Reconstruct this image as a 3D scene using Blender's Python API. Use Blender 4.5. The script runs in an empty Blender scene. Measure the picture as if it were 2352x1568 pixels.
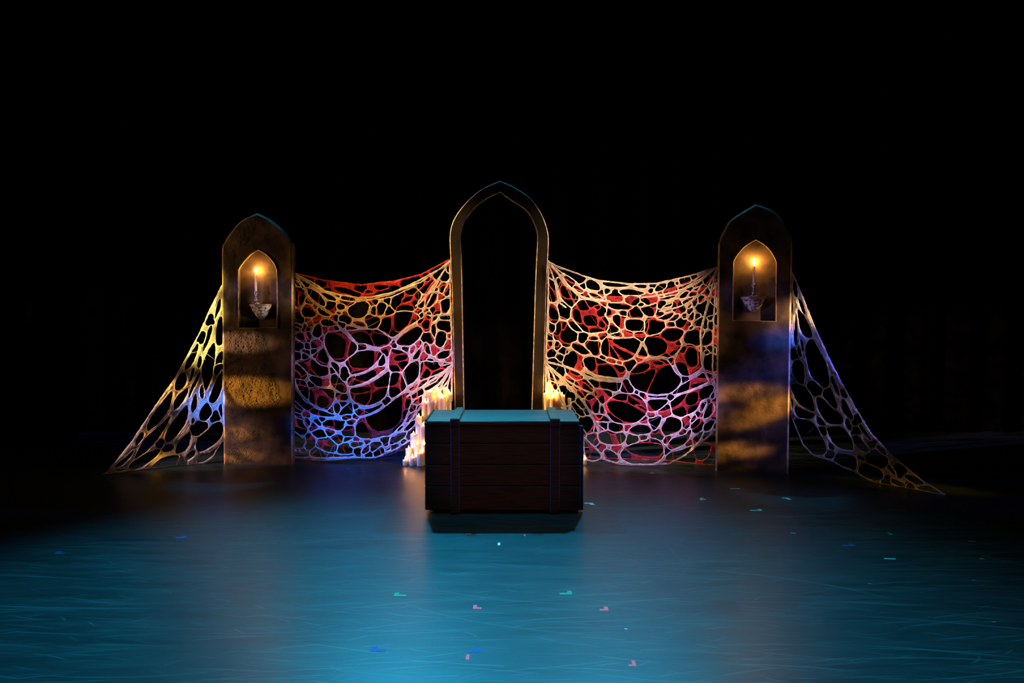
import bpy, math, random
import numpy as np
from mathutils import Vector, Matrix

# ------------------------------------------------------------------ camera
SC = bpy.context.scene
COL = SC.collection
H, FPX, PITCH = 1.525, 1800.0, math.radians(2.672)
cd = bpy.data.cameras.new('camera'); cam = bpy.data.objects.new('camera', cd); COL.objects.link(cam)
cd.sensor_width = 36.0; cd.lens = FPX / 2352.0 * 36.0
cd.clip_start = 0.05; cd.clip_end = 200
cam.location = (0, 0, H); cam.rotation_euler = (math.radians(90) - PITCH, 0, 0)
SC.camera = cam
# ------------------------------------------------------------------ world, view
w = bpy.data.worlds.new('dark_theatre'); SC.world = w; w.use_nodes = True
w.node_tree.nodes['Background'].inputs[0].default_value = (1.0, 0.55, 0.35, 1)
w.node_tree.nodes['Background'].inputs[1].default_value = 0.0012
vs = SC.view_settings; vs.view_transform = 'Standard'; vs.look = 'None'; vs.exposure = 0.0; vs.gamma = 1.0
vs.use_curve_mapping = False

# ------------------------------------------------------------------ stage lamps
def spot(name, loc, target, color, power, angle, blend=0.6, radius=0.06, gobo=None):
    """A theatre lantern. gobo=(scale, seed, low, high): a break-up pattern in front of its lens."""
    L = bpy.data.lights.new(name, 'SPOT'); L.energy = power; L.color = color
    L.spot_size = math.radians(angle); L.spot_blend = blend; L.shadow_soft_size = radius
    o = bpy.data.objects.new(name, L); COL.objects.link(o); o.location = loc
    o.rotation_euler = (Vector(target) - Vector(loc)).to_track_quat('-Z', 'Y').to_euler()
    if gobo:
        L.use_nodes = True; nt = L.node_tree; nt.nodes.clear()
        out = nt.nodes.new('ShaderNodeOutputLight'); em = nt.nodes.new('ShaderNodeEmission')
        tc = nt.nodes.new('ShaderNodeTexCoord'); sp = nt.nodes.new('ShaderNodeSeparateXYZ')
        dx = nt.nodes.new('ShaderNodeMath'); dx.operation = 'DIVIDE'
        dy = nt.nodes.new('ShaderNodeMath'); dy.operation = 'DIVIDE'
        cb = nt.nodes.new('ShaderNodeCombineXYZ'); no = nt.nodes.new('ShaderNodeTexNoise')
        mr = nt.nodes.new('ShaderNodeMapRange'); mr.interpolation_type = 'SMOOTHSTEP'
        no.inputs['Scale'].default_value = gobo[0]; no.inputs['Detail'].default_value = 2.0
        cb.inputs[2].default_value = gobo[1]
        mr.inputs[1].default_value = gobo[2]; mr.inputs[2].default_value = gobo[3]
        l = nt.links.new
        l(tc.outputs['Normal'], sp.inputs[0])
        l(sp.outputs[0], dx.inputs[0]); l(sp.outputs[2], dx.inputs[1])
        l(sp.outputs[1], dy.inputs[0]); l(sp.outputs[2], dy.inputs[1])
        l(dx.outputs[0], cb.inputs[0]); l(dy.outputs[0], cb.inputs[1]); l(cb.outputs[0], no.inputs['Vector'])
        l(no.outputs['Fac'], mr.inputs[0]); l(mr.outputs[0], em.inputs['Strength']); l(em.outputs[0], out.inputs[0])
    return o

CYAN = (0.012, 0.56, 1.0); AMBER = (1.0, 0.43, 0.06); YELLOW = (1.0, 0.72, 0.16); BLUE = (0.02, 0.15, 1.0)
LAV = (0.60, 0.38, 1.0); PEACH = (1.0, 0.53, 0.28); PINK = (1.0, 0.50, 0.52); CREAM = (1.0, 0.72, 0.55)
# two overhead back lights wash the floor and throw the crate's shadow towards the house
spot('back_light_left', (-1.35, 8.9, 5.3), (-0.75, 2.5, 0), CYAN, 2250, 54, 0.9, 0.07)
spot('back_light_right', (1.25, 8.9, 5.3), (-0.15, 3.0, 0), CYAN, 1300, 54, 0.9, 0.07)
# pin spots rake the tops of the arch and the pillars
spot('top_pin', (-0.12, 8.9, 6.4), (-0.12, 7.75, 2.65), CYAN, 420, 11, 0.7, 0.05)
spot('top_pin', (-2.3, 8.8, 6.2), (-2.42, 7.5, 2.3), CYAN, 420, 9, 0.7, 0.05)
spot('top_pin', (2.1, 8.5, 6.2), (2.19, 7.1, 2.35), CYAN, 420, 9, 0.7, 0.05)
# added lamps: two washes lift the floor tape, a warm fill the crate front
spot('added_tape_wash', (0, -6, 7), (0.15, 2.9, 0), (1.0, 0.34, 0.24), 3800, 13.5, 0.7, 0.15)
spot('added_crate_fill', (0.3, -5, 3.2), (-0.06, 5.66, 0.36), (1.0, 0.36, 0.12), 420, 6.6, 0.6, 0.1)
spot('added_overhead_wash', (0.1, 3.6, 7.5), (0.1, 4.2, 0), (0.22, 0.85, 1.0), 420, 49, 0.5, 0.3)
# left wing boom: long throws on the cobwebs
spot('boom_left_amber', (-5.6, 4.7, 2.6), (-1.15, 7.6, 1.68), AMBER, 2600, 11.5, 0.8)
spot('boom_left_lavender', (-5.6, 4.7, 1.8), (-1.15, 7.55, 0.92), LAV, 3000, 8.5, 0.9)
spot('boom_left_blue', (-5.6, 4.8, 1.1), (-1.40, 7.55, 0.25), BLUE, 6000, 8.5, 0.8)
spot('boom_left_cross', (-5.6, 4.5, 2.6), (1.25, 7.45, 1.40), PEACH, 5200, 9, 0.8)
spot('boom_left_cross', (-5.6, 4.5, 1.9), (1.72, 7.35, 0.62), LAV, 3600, 5.5, 0.9)
spot('boom_left_bracket', (-5.6, 4.5, 2.1), (2.17, 7.05, 1.60), (0.42, 0.28, 1.0), 1000, 3.2, 0.6)
# left wing boom: short throws on the left pillar and its cobweb
for x, z, an in ((-2.86, 1.78, 4.0), (-2.92, 1.48, 5.5), (-2.98, 1.15, 6.5)):
    spot('boom_left_yellow', (-4.7, 4.3, 2.4), (x, 7.47, z), YELLOW, 4200, an, 0.6)
spot('boom_left_peach', (-5.8, 5.6, 1.6), (-3.35, 7.3, 0.40), (1.0, 0.55, 0.52), 1000, 18, 0.9)
spot('boom_left_shin', (-5.6, 8.0, 0.9), (-2.84, 7.5, 0.55), (0.03, 0.22, 1.0), 3000, 8.5, 0.7)
for k, (z, c, pw, an) in enumerate(((1.17, PEACH, 1900, 3.4), (0.70, AMBER, 3800, 5.0), (0.31, AMBER, 1500, 2.4), (0.08, AMBER, 2400, 2.2))):
    spot('added_band_spot_left', (-6.0, 6.55, z + 0.05), (-2.66, 7.44, z), c, pw, an, 0.5, 0.03)  # narrow spots added to lay separate lit bands on the pillar
spot('added_arch_wash_left', (-3.3, 6.7, 4.2), (-0.35, 7.7, 1.6), (1.0, 0.62, 0.28), 2000, 25, 0.8)  # added overhead, not on the boom, to brighten the arch edges
spot('added_pillar_fill_left', (-6.0, 6.4, 1.7), (-2.5, 7.44, 1.55), (1.0, 0.50, 0.20), 240, 36, 0.7)  # added fill in place of ambient light on the left pillar
spot('boom_left_niche', (-5.8, 5.6, 1.9), (-2.42, 7.44, 1.68), LAV, 500, 4.5, 0.8)
spot('boom_left_candles', (-5.6, 4.8, 1.2), (-0.85, 7.5, 0.45), LAV, 800, 6, 0.8)
spot('boom_left_candles', (-5.6, 4.8, 1.0), (-0.93, 7.42, 0.10), (0.14, 0.24, 1.0), 1900, 3.2, 0.6)
# right wing boom
spot('boom_right_peach', (3.3, 4.2, 3.3), (1.0, 7.45, 1.5), PEACH, 1700, 17, 0.8)
spot('boom_right_lavender', (3.4, 4.2, 2.4), (1.30, 7.35, 0.46), LAV, 1700, 14, 0.9)
for z, c, pw in ((1.62, AMBER, 1900), (0.98, LAV, 2200), (0.36, BLUE, 3200)):
    spot('boom_right_cross', (5.3, 4.3, 1.5 + 0.5 * z), (-1.75, 7.62, z), c, pw, 5.6, 0.9)
spot('boom_right_cross', (5.3, 4.3, 1.9), (-0.75, 7.6, 1.0), LAV, 1400, 6, 0.9)
spot('boom_right_bracket', (5.3, 4.5, 2.1), (-2.40, 7.45, 1.60), CREAM, 2600, 2.8, 0.6)
spot('boom_right_top', (5.0, 5.0, 2.2), (2.58, 6.98, 1.45), PEACH, 2600, 6.0, 0.8)
spot('boom_right_blue', (5.2, 5.4, 1.8), (2.76, 6.95, 1.02), (0.12, 0.15, 1.0), 1500, 10, 0.9)
spot('boom_right_blue', (4.6, 5.0, 1.7), (2.46, 7.0, 1.24), (0.04, 0.14, 1.0), 2600, 5, 0.95)
spot('boom_right_tip', (5.2, 5.4, 0.8), (3.55, 6.45, 0.06), AMBER, 110, 14, 0.9)
spot('boom_right_violet', (5.0, 5.0, 1.3), (2.95, 6.75, 0.52), (0.36, 0.30, 1.0), 330, 13, 0.9)
spot('added_arch_wash_right', (3.1, 6.3, 4.2), (0.25, 7.7, 1.6), (1.0, 0.62, 0.36), 1300, 24, 0.8)  # also added overhead, lifts the arch edges from the right
spot('shutter_spot_right', (4.9, 5.1, 1.1), (2.2, 7.05, 0.62), AMBER, 3600, 8.0, 0.8, 0.03, gobo=(14.0, 7.3, 0.35, 0.6))
spot('shutter_spot_right', (4.9, 5.1, 0.6), (2.15, 7.05, 0.16), AMBER, 3600, 5.0, 0.8, 0.03, gobo=(14.0, 2.3, 0.35, 0.6))
spot('added_pillar_fill_right', (4.9, 4.6, 1.9), (2.2, 7.05, 1.5), (1.0, 0.42, 0.22), 45, 22, 0.7)  # weak fill added to keep the right pillar from going black
# blue shin lamps graze the crate
spot('shin_left', (-5.0, 5.3, 0.5), (-0.3, 5.66, 0.4), BLUE, 900, 9, 0.5)
spot('shin_right', (5.0, 5.3, 0.5), (0.3, 5.66, 0.4), BLUE, 900, 9, 0.5)
# ------------------------------------------------------------------ helpers
rng = np.random.default_rng(7); random.seed(7)
SP, CP = math.sin(PITCH), math.cos(PITCH)
def ray(x, y):
    a = (x - 1176.0) / FPX; b = (784.0 - y) / FPX
    return a, CP + b * SP, -SP + b * CP
def atY(x, y, Y):
    a, b, c = ray(x, y); t = Y / b
    return Vector((a * t, Y, H + c * t))
def onfloor(x, y):
    a, b, c = ray(x, y); t = -H / c
    return Vector((a * t, b * t, 0))

def node(nt, kind, **kw):
    n = nt.nodes.new(kind)
    for k, v in kw.items(): setattr(n, k, v)
    return n
def material(name, color=(0.5, 0.5, 0.5), rough=0.6, metal=0.0, spec=0.5):
    m = bpy.data.materials.new(name); m.use_nodes = True
    p = m.node_tree.nodes['Principled BSDF']
    p.inputs['Base Color'].default_value = (*color, 1); p.inputs['Roughness'].default_value = rough
    p.inputs['Metallic'].default_value = metal; p.inputs['Specular IOR Level'].default_value = spec
    return m
def noise_color(m, c1, c2, scale, detail=6, stretch=(1, 1, 1), lo=0.35, hi=0.65, bump=0.0, bscale=None, dist=0.01):
    nt = m.node_tree; p = nt.nodes['Principled BSDF']; L = nt.links.new
    tc = node(nt, 'ShaderNodeTexCoord'); mp = node(nt, 'ShaderNodeMapping'); mp.inputs['Scale'].default_value = stretch
    no = node(nt, 'ShaderNodeTexNoise'); no.inputs['Scale'].default_value = scale; no.inputs['Detail'].default_value = detail
    cr = node(nt, 'ShaderNodeValToRGB'); e = cr.color_ramp.elements
    e[0].position = lo; e[0].color = (*c1, 1); e[1].position = hi; e[1].color = (*c2, 1)
    L(tc.outputs['Object'], mp.inputs[0]); L(mp.outputs[0], no.inputs['Vector']); L(no.outputs['Fac'], cr.inputs[0])
    L(cr.outputs[0], p.inputs['Base Color'])
    if bump:
        n2 = node(nt, 'ShaderNodeTexNoise'); n2.inputs['Scale'].default_value = bscale or scale * 3; n2.inputs['Detail'].default_value = 8
        L(mp.outputs[0], n2.inputs['Vector'])
        b = node(nt, 'ShaderNodeBump'); b.inputs['Strength'].default_value = bump; b.inputs['Distance'].default_value = dist
        L(n2.outputs['Fac'], b.inputs['Height']); L(b.outputs[0], p.inputs['Normal'])
    return m

def mesh_obj(name, verts, faces, mat, parent=None, smooth=False, loc=None):
    me = bpy.data.meshes.new(name); me.from_pydata([tuple(v) for v in verts], [], [tuple(f) for f in faces]); me.update()
    if mat: me.materials.append(mat)
    if smooth: me.polygons.foreach_set('use_smooth', [True] * len(me.polygons))
    o = bpy.data.objects.new(name, me); COL.objects.link(o)
    if parent: o.parent = parent
    if loc is not None: o.location = loc
    return o
def thing(name, label, cat, loc=(0, 0, 0), rz=0.0, group=None):
    o = bpy.data.objects.new(name, None); COL.objects.link(o); o.location = loc; o.rotation_euler = (0, 0, rz)
    o.empty_display_size = 0.1
    return tag(o, label, cat, group)
def tag(o, label, cat, group=None, kind=None):
    if label: o['label'] = label
    if cat: o['category'] = cat
    if group: o['group'] = group
    if kind: o['kind'] = kind
    return o
def box(name, x0, x1, y0, y1, z0, z1, mat, parent=None, bev=0.004, jit=0.0):
    """A chamfered board."""
    b = min(bev, (x1 - x0) / 3, (y1 - y0) / 3, (z1 - z0) / 3)
    V, F = [], []
    X = (x0, x1); Y = (y0, y1); Z = (z0, z1)
    idx = {}
    for i in (0, 1):
        for j in (0, 1):
            for k in (0, 1):
                sx, sy, sz = (1, -1)[i], (1, -1)[j], (1, -1)[k]
                base = Vector((X[i], Y[j], Z[k])) + Vector([random.uniform(-jit, jit) for _ in range(3)])
                for a, off in enumerate(((0, sy * b, sz * b), (sx * b, 0, sz * b), (sx * b, sy * b, 0))):
                    idx[i, j, k, a] = len(V); V.append(base + Vector(off))
    g = lambda i, j, k, a: idx[i, j, k, a]
    for i in (0, 1): F.append([g(i, 0, 0, 0), g(i, 1, 0, 0), g(i, 1, 1, 0), g(i, 0, 1, 0)])
    for j in (0, 1): F.append([g(0, j, 0, 1), g(1, j, 0, 1), g(1, j, 1, 1), g(0, j, 1, 1)])
    for k in (0, 1): F.append([g(0, 0, k, 2), g(1, 0, k, 2), g(1, 1, k, 2), g(0, 1, k, 2)])
    for i in (0, 1):
        for j in (0, 1): F.append([g(i, j, 0, 0), g(i, j, 1, 0), g(i, j, 1, 1), g(i, j, 0, 1)])
        for k in (0, 1): F.append([g(i, 0, k, 0), g(i, 1, k, 0), g(i, 1, k, 2), g(i, 0, k, 2)])
    for j in (0, 1):
        for k in (0, 1): F.append([g(0, j, k, 1), g(1, j, k, 1), g(1, j, k, 2), g(0, j, k, 2)])
    for i in (0, 1):
        for j in (0, 1):
            for k in (0, 1): F.append([g(i, j, k, 0), g(i, j, k, 1), g(i, j, k, 2)])
    o = mesh_obj(name, V, F, mat, parent)
    fix_normals(o); return o
import bmesh
def fix_normals(o):
    bm = bmesh.new(); bm.from_mesh(o.data); bmesh.ops.recalc_face_normals(bm, faces=bm.faces); bm.to_mesh(o.data); bm.free()
def lathe(profile, n, wob=None, half=False):
    """profile: (radius, z) pairs bottom to top."""
    V, F = [], []; m = len(profile)
    cnt = n + 1 if half else n
    for r, z in profile:
        for i in range(cnt):
            a = (math.pi + math.pi * i / n) if half else 2 * math.pi * i / n
            k = wob(a, z) if wob else 1.0
            V.append((r * k * math.cos(a), r * k * math.sin(a), z))
    for j in range(m - 1):
        for i in range(n):
            i2 = i + 1 if half else (i + 1) % n
            F.append((j * cnt + i, j * cnt + i2, (j + 1) * cnt + i2, (j + 1) * cnt + i))
    F.append(tuple(reversed(range(cnt)))); F.append(tuple((m - 1) * cnt + i for i in range(cnt)))
    return V, F
def catmull(pts, k=5, closed=True):
    P = np.array(pts, float); n = len(P); out = []
    for i in range(n if closed else n - 1):
        if closed: p0, p1, p2, p3 = P[i - 1], P[i], P[(i + 1) % n], P[(i + 2) % n]
        else: p0, p1, p2, p3 = P[max(i - 1, 0)], P[i], P[i + 1], P[min(i + 2, n - 1)]
        for t in np.linspace(0, 1, k, endpoint=False):
            out.append(0.5 * (2 * p1 + (p2 - p0) * t + (2 * p0 - 5 * p1 + 4 * p2 - p3) * t * t + (3 * p1 - p0 - 3 * p2 + p3) * t ** 3))
    if not closed: out.append(P[-1])
    return np.array(out)
def sdist(poly, X, Y):
    """Signed distance to a closed polygon, positive outside."""
    d2 = np.full(X.shape, 1e12); inside = np.zeros(X.shape, bool); n = len(poly)
    for i in range(n):
        ax, ay = poly[i]; bx, by = poly[(i + 1) % n]
        ex, ey = bx - ax, by - ay; L2 = ex * ex + ey * ey + 1e-12
        t = np.clip(((X - ax) * ex + (Y - ay) * ey) / L2, 0, 1)
        d2 = np.minimum(d2, (X - ax - t * ex) ** 2 + (Y - ay - t * ey) ** 2)
        if ay != by:
            c = ((ay > Y) != (by > Y)) & (X < (bx - ax) * (Y - ay) / (by - ay) + ax)
            inside ^= c
    d = np.sqrt(d2); return np.where(inside, -d, d)
TAB = rng.random((257, 257))
def vnoise(x, y):
    xi = np.floor(x).astype(int); yi = np.floor(y).astype(int); fx = x - xi; fy = y - yi
    fx = fx * fx * (3 - 2 * fx); fy = fy * fy * (3 - 2 * fy); xi %= 256; yi %= 256
    a = TAB[xi, yi]; b = TAB[xi + 1, yi]; c = TAB[xi, yi + 1]; d = TAB[xi + 1, yi + 1]
    return (a + (b - a) * fx) * (1 - fy) + (c + (d - c) * fx) * fy
def fbm(x, y, o=4):
    s = 0; a = 0.5
    for k in range(o):
        s = s + a * vnoise(x * 2 ** k + 17.3 * k, y * 2 ** k + 9.1 * k); a *= 0.5
    return s
def march(F, xs, ys, want=True):
    """Marching squares on F > 0: points, faces and closed border chains."""
    ny, nx = F.shape; ins = F > 0
    gid = -np.ones(F.shape, int); k = int(ins.sum()); gid[ins] = np.arange(k)
    jy, jx = np.nonzero(ins); P = [np.stack([xs[jx], ys[jy]], 1)]; val = [F[ins]]
    hc = ins[:, :-1] != ins[:, 1:]; hid = -np.ones(hc.shape, int); n = int(hc.sum()); hid[hc] = k + np.arange(n); k += n
    j, i = np.nonzero(hc); t = F[j, i] / (F[j, i] - F[j, i + 1]); P.append(np.stack([xs[i] + t * (xs[i + 1] - xs[i]), ys[j]], 1)); val.append(np.zeros(n))
    vc = ins[:-1, :] != ins[1:, :]; vid = -np.ones(vc.shape, int); n = int(vc.sum()); vid[vc] = k + np.arange(n); k += n
    j, i = np.nonzero(vc); t = F[j, i] / (F[j, i] - F[j + 1, i]); P.append(np.stack([xs[i], ys[j] + t * (ys[j + 1] - ys[j])], 1)); val.append(np.zeros(n))
    P = np.concatenate(P); val = np.concatenate(val)
    s = ins[:-1, :-1].astype(int) + ins[:-1, 1:] + ins[1:, 1:] + ins[1:, :-1]
    j, i = np.nonzero((s == 4) & want)
    faces = np.stack([gid[j, i], gid[j, i + 1], gid[j + 1, i + 1], gid[j + 1, i]], 1).tolist()
    nxt = {}
    for j, i in zip(*np.nonzero((s > 0) & (s < 4))):
        cs = ((j, i), (j, i + 1), (j + 1, i + 1), (j + 1, i))
        es = (hid[j, i], vid[j, i + 1], hid[j + 1, i], vid[j, i])
        poly = []; ex = []
        for q in range(4):
            a = ins[cs[q]]; b = ins[cs[(q + 1) % 4]]
            if a: poly.append(int(gid[cs[q]]))
            if a != b:
                poly.append(int(es[q])); ex.append((a, int(es[q])))
        faces.append(poly)
        m = len(ex)
        for q in range(m):
            if ex[q][0]: nxt[ex[q][1]] = ex[(q + 1) % m][1]
    chains = []
    while nxt:
        a, b = nxt.popitem(); ch = [a, b]
        while b in nxt:
            b = nxt.pop(b); ch.append(b)
        chains.append(ch)
    return P, faces, chains, val
def tubes(paths, radius, sides=4, taper=False, vary=False):
    """Square-ish cords along world-space paths."""
    V, F = [], []
    for P in paths:
        P = np.asarray(P); n = len(P)
        if n < 2: continue
        closed = np.allclose(P[0], P[-1]) and n > 4
        if closed: P = P[:-1]; n -= 1
        T = (np.roll(P, -1, 0) - np.roll(P, 1, 0)) if closed else np.gradient(P, axis=0)
        T /= np.linalg.norm(T, axis=1)[:, None] + 1e-9
        A = np.cross(T, np.array([0.13, 1, 0.07])); A /= np.linalg.norm(A, axis=1)[:, None] + 1e-9
        B = np.cross(T, A); base = len(V)
        W_ = 0.35 + 1.5 * vnoise(P[:, 0] * 55 + 3, P[:, 2] * 55 + P[:, 1] * 20) if vary else np.ones(n)
        for i in range(n):
            r = radius * W_[i] * ((1 - 0.85 * i / (n - 1)) if taper else 1.0)
            for q in range(sides):
                a = 2 * math.pi * q / sides
                V.append(P[i] + r * (math.cos(a) * A[i] + math.sin(a) * B[i]))
        for i in range(n if closed else n - 1):
            i2 = (i + 1) % n
            for q in range(sides):
                q2 = (q + 1) % sides
                F.append((base + i * sides + q, base + i * sides + q2, base + i2 * sides + q2, base + i2 * sides + q))
    return V, F
# ---- cobweb hole outlines (traced on the stretched cloth; one hole per ';') ----
NET_ML_WHITE = [(660,580,5.8725,"""430,530 560,560 660,620 640,650 560,640 480,570;105,370 160,410 185,450 150,465 115,430;
240,460 400,530 470,600 530,720 420,690 330,620 270,540;90,480 200,480 250,590 210,680 150,740 95,700;200,760 280,690 380,800 380,850 300,870 190,850;
420,740 520,770 600,830 540,860 450,830 410,780;2130,240 2195,140 2200,260 2160,280;1970,440 2060,360 2070,400 2020,460;2120,500 2190,420 2200,540 2150,590 2110,560;
1945,490 2030,475 2030,515 1950,520;1745,670 1850,560 1860,620 1840,740 1780,750;1870,600 1930,545 2020,560 2020,640 1950,720 1890,740 1850,720;
2070,650 2190,620 2190,740 2140,820 2080,800;1780,830 1830,800 1830,870 1790,890;1880,800 1940,795 1940,840 1890,840;1970,870 2030,830 2020,890 1950,940;2060,860 2200,850 2200,900 2090,910;
830,740 900,680 1000,650 1100,680 1090,790 1040,860 940,890 850,860 820,810;1140,740 1180,700 1210,760 1190,850 1150,850 1120,800;1215,690 1330,680 1345,740 1290,830 1210,840;
650,720 700,690 770,700 770,760 700,770;660,790 730,810 740,830 690,840;1190,620 1400,570 1500,520 1680,470 1500,560 1300,620;
1290,880 1400,840 1530,780 1690,800 1790,880 1700,950 1590,1020 1430,1140 1330,1080 1230,1030 1260,940;890,930 1000,930 1070,970 1050,1000 960,990 890,950;800,990 880,1000 960,1030 880,1050 800,1040;
680,930 780,940 790,980 750,1020 690,970;450,910 540,890 640,940 640,980 540,990 470,970;550,1030 630,990 690,1000 690,1050 620,1060 560,1050;340,1060 390,960 440,960 470,1050 450,1120 400,1150 340,1110;
260,950 330,920 340,970 290,1000;100,940 170,980 210,1010 150,1010 90,980;120,1090 180,1070 230,1110 250,1180 220,1210 160,1190 110,1130;250,1060 320,1090 330,1150 300,1210 260,1200 240,1130;
330,1190 400,1170 450,1190 465,1240 410,1280 330,1290 310,1240;530,1090 640,1060 740,1065 850,1170 940,1250 935,1310 850,1400 770,1465 690,1480 600,1420 530,1310 500,1200;
820,1050 1000,1040 1130,1030 1230,1040 1330,1110 1410,1170 1330,1260 1200,1270 1060,1230 960,1220 870,1130;1460,1200 1560,1100 1700,1010 1800,1000 1830,1060 1780,1150 1700,1230 1580,1260 1490,1240;
960,1330 1050,1310 1180,1320 1270,1340 1260,1400 1200,1480 1100,1570 980,1620 850,1640 820,1560 780,1500 800,1440 900,1370;1230,1540 1240,1450 1300,1360 1325,1480 1310,1560;
1390,1310 1470,1300 1610,1350 1640,1420 1630,1500 1560,1600 1400,1600 1370,1480;1650,1290 1730,1250 1700,1350 1660,1360;1700,1400 1800,1260 1820,1200 1810,1330 1770,1420 1700,1440;
1840,1250 1880,1200 1930,1300 1930,1370 1870,1350;1930,1000 2000,960 2010,1100 1980,1160 1950,1080;2010,1100 2080,1050 2140,1090 2140,1190 2080,1270 2020,1270 1990,1200;
2020,1360 2180,1310 2200,1370 2150,1420 2020,1430;1880,1420 1970,1440 1960,1480 1900,1460;2030,1490 2200,1480 2180,1510 2060,1568;90,1340 170,1350 190,1400 170,1450 90,1470;
340,1390 450,1310 500,1290 540,1390 560,1430 560,1480 520,1530 430,1490 370,1430;180,1310 230,1300 310,1330 300,1380 240,1350"""),
(660,820,5.8725,"""590,60 640,70 690,110 710,200 700,240 640,170 600,110;110,40 200,40 320,20 430,100 540,130 570,190 540,240 440,260 330,240 230,170 150,90;590,250 640,220 740,310 800,400 790,480 700,460 620,400 580,330;
830,270 1000,235 1150,170 1290,90 1330,140 1240,220 1100,310 950,370 830,390 810,320;850,430 1000,390 1130,340 1280,250 1370,190 1385,240 1365,380 1335,500 1270,580 1130,640 1000,650 900,600 860,530;
1405,220 1525,215 1600,370 1590,430 1520,490 1420,550 1375,520 1375,400;1560,190 1640,100 1760,50 1780,180 1750,290 1650,370 1610,360;1800,100 1860,50 2000,60 2100,80 2210,90 2150,160 2000,240 1850,290 1790,310;
1640,430 1700,390 1790,330 1760,400 1680,460;110,290 200,300 270,370 290,450 280,560 230,540 160,440;310,420 400,420 500,420 600,430 640,470 630,580 570,680 530,710 420,670 310,610 290,570 300,500;
340,250 480,290 560,290 570,380 480,395 380,380 300,290;650,480 740,490 800,500 820,560 760,590 660,560;620,680 650,620 700,630 720,680 690,760 640,740;740,700 800,640 860,610 880,680 880,760 800,770 720,790 700,770;
910,730 970,690 1030,700 1150,680 1290,620 1250,680 1100,760 980,790 930,780;1060,800 1250,720 1420,590 1560,500 1640,480 1670,560 1650,680 1600,800 1560,890 1480,970 1380,1050 1250,1080 1120,1100 1000,1090 930,1060 910,990 930,900 970,830;
1700,620 1740,560 1830,520 1800,620 1740,640;1590,880 1650,780 1760,710 1730,820 1640,870;1570,970 1620,900 1720,850 1710,920 1640,980 1580,1000;1390,1090 1500,1020 1600,1010 1610,1040 1540,1110 1430,1170 1370,1160;
100,740 180,770 200,830 150,830 90,760;90,400 140,480 230,590 330,650 400,700 540,740 640,780 640,800 480,800 350,770 240,700 150,630 90,550;220,880 250,810 300,850 320,900 290,940 240,930;350,850 400,830 460,890 460,930 390,910;
480,880 560,840 720,850 780,850 770,910 760,970 680,990 560,960 480,930;800,850 920,840 900,900 830,920;330,1010 390,970 480,980 530,1040 520,1090 420,1090 340,1060;590,1070 660,1040 750,1060 740,1150 680,1170 600,1130;
770,1080 880,1080 860,1110 760,1150;830,1190 900,1140 1040,1150 980,1200 880,1220;1000,1260 1080,1190 1110,1160 1110,1240 1060,1300 1000,1300;1130,1150 1290,1150 1200,1250 1130,1270;
330,1250 380,1210 500,1260 700,1310 900,1310 850,1340 600,1350 400,1350 300,1320;90,1000 200,1100 240,1080 230,1180 170,1240 100,1240;1290,1270 1390,1210 1380,1250;90,1270 270,1300 290,1335 90,1340;
1780,330 1900,300 1840,370 1760,420;1850,420 2000,330 2100,240 2180,170 2120,270 1990,390 1880,450;2010,400 2120,290 2200,190 2170,300 2080,400;1850,560 1950,470 2050,430 1980,560 1860,640;2080,450 2160,350 2220,260 2225,480 2120,520"""),]
OUT_ML_WHITE = (660,580,5.8725,"""60,262 100,270 430,490 700,560 960,605 1150,590 1420,530 1800,395 2192,112 2195,100 2230,1500 2225,1720 2225,2000 2000,2180 1800,2330 1740,2500 1640,2540 1450,2660 1200,2765 870,2770 600,2800 450,2805 250,2790 100,2760 60,2760""")
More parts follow.
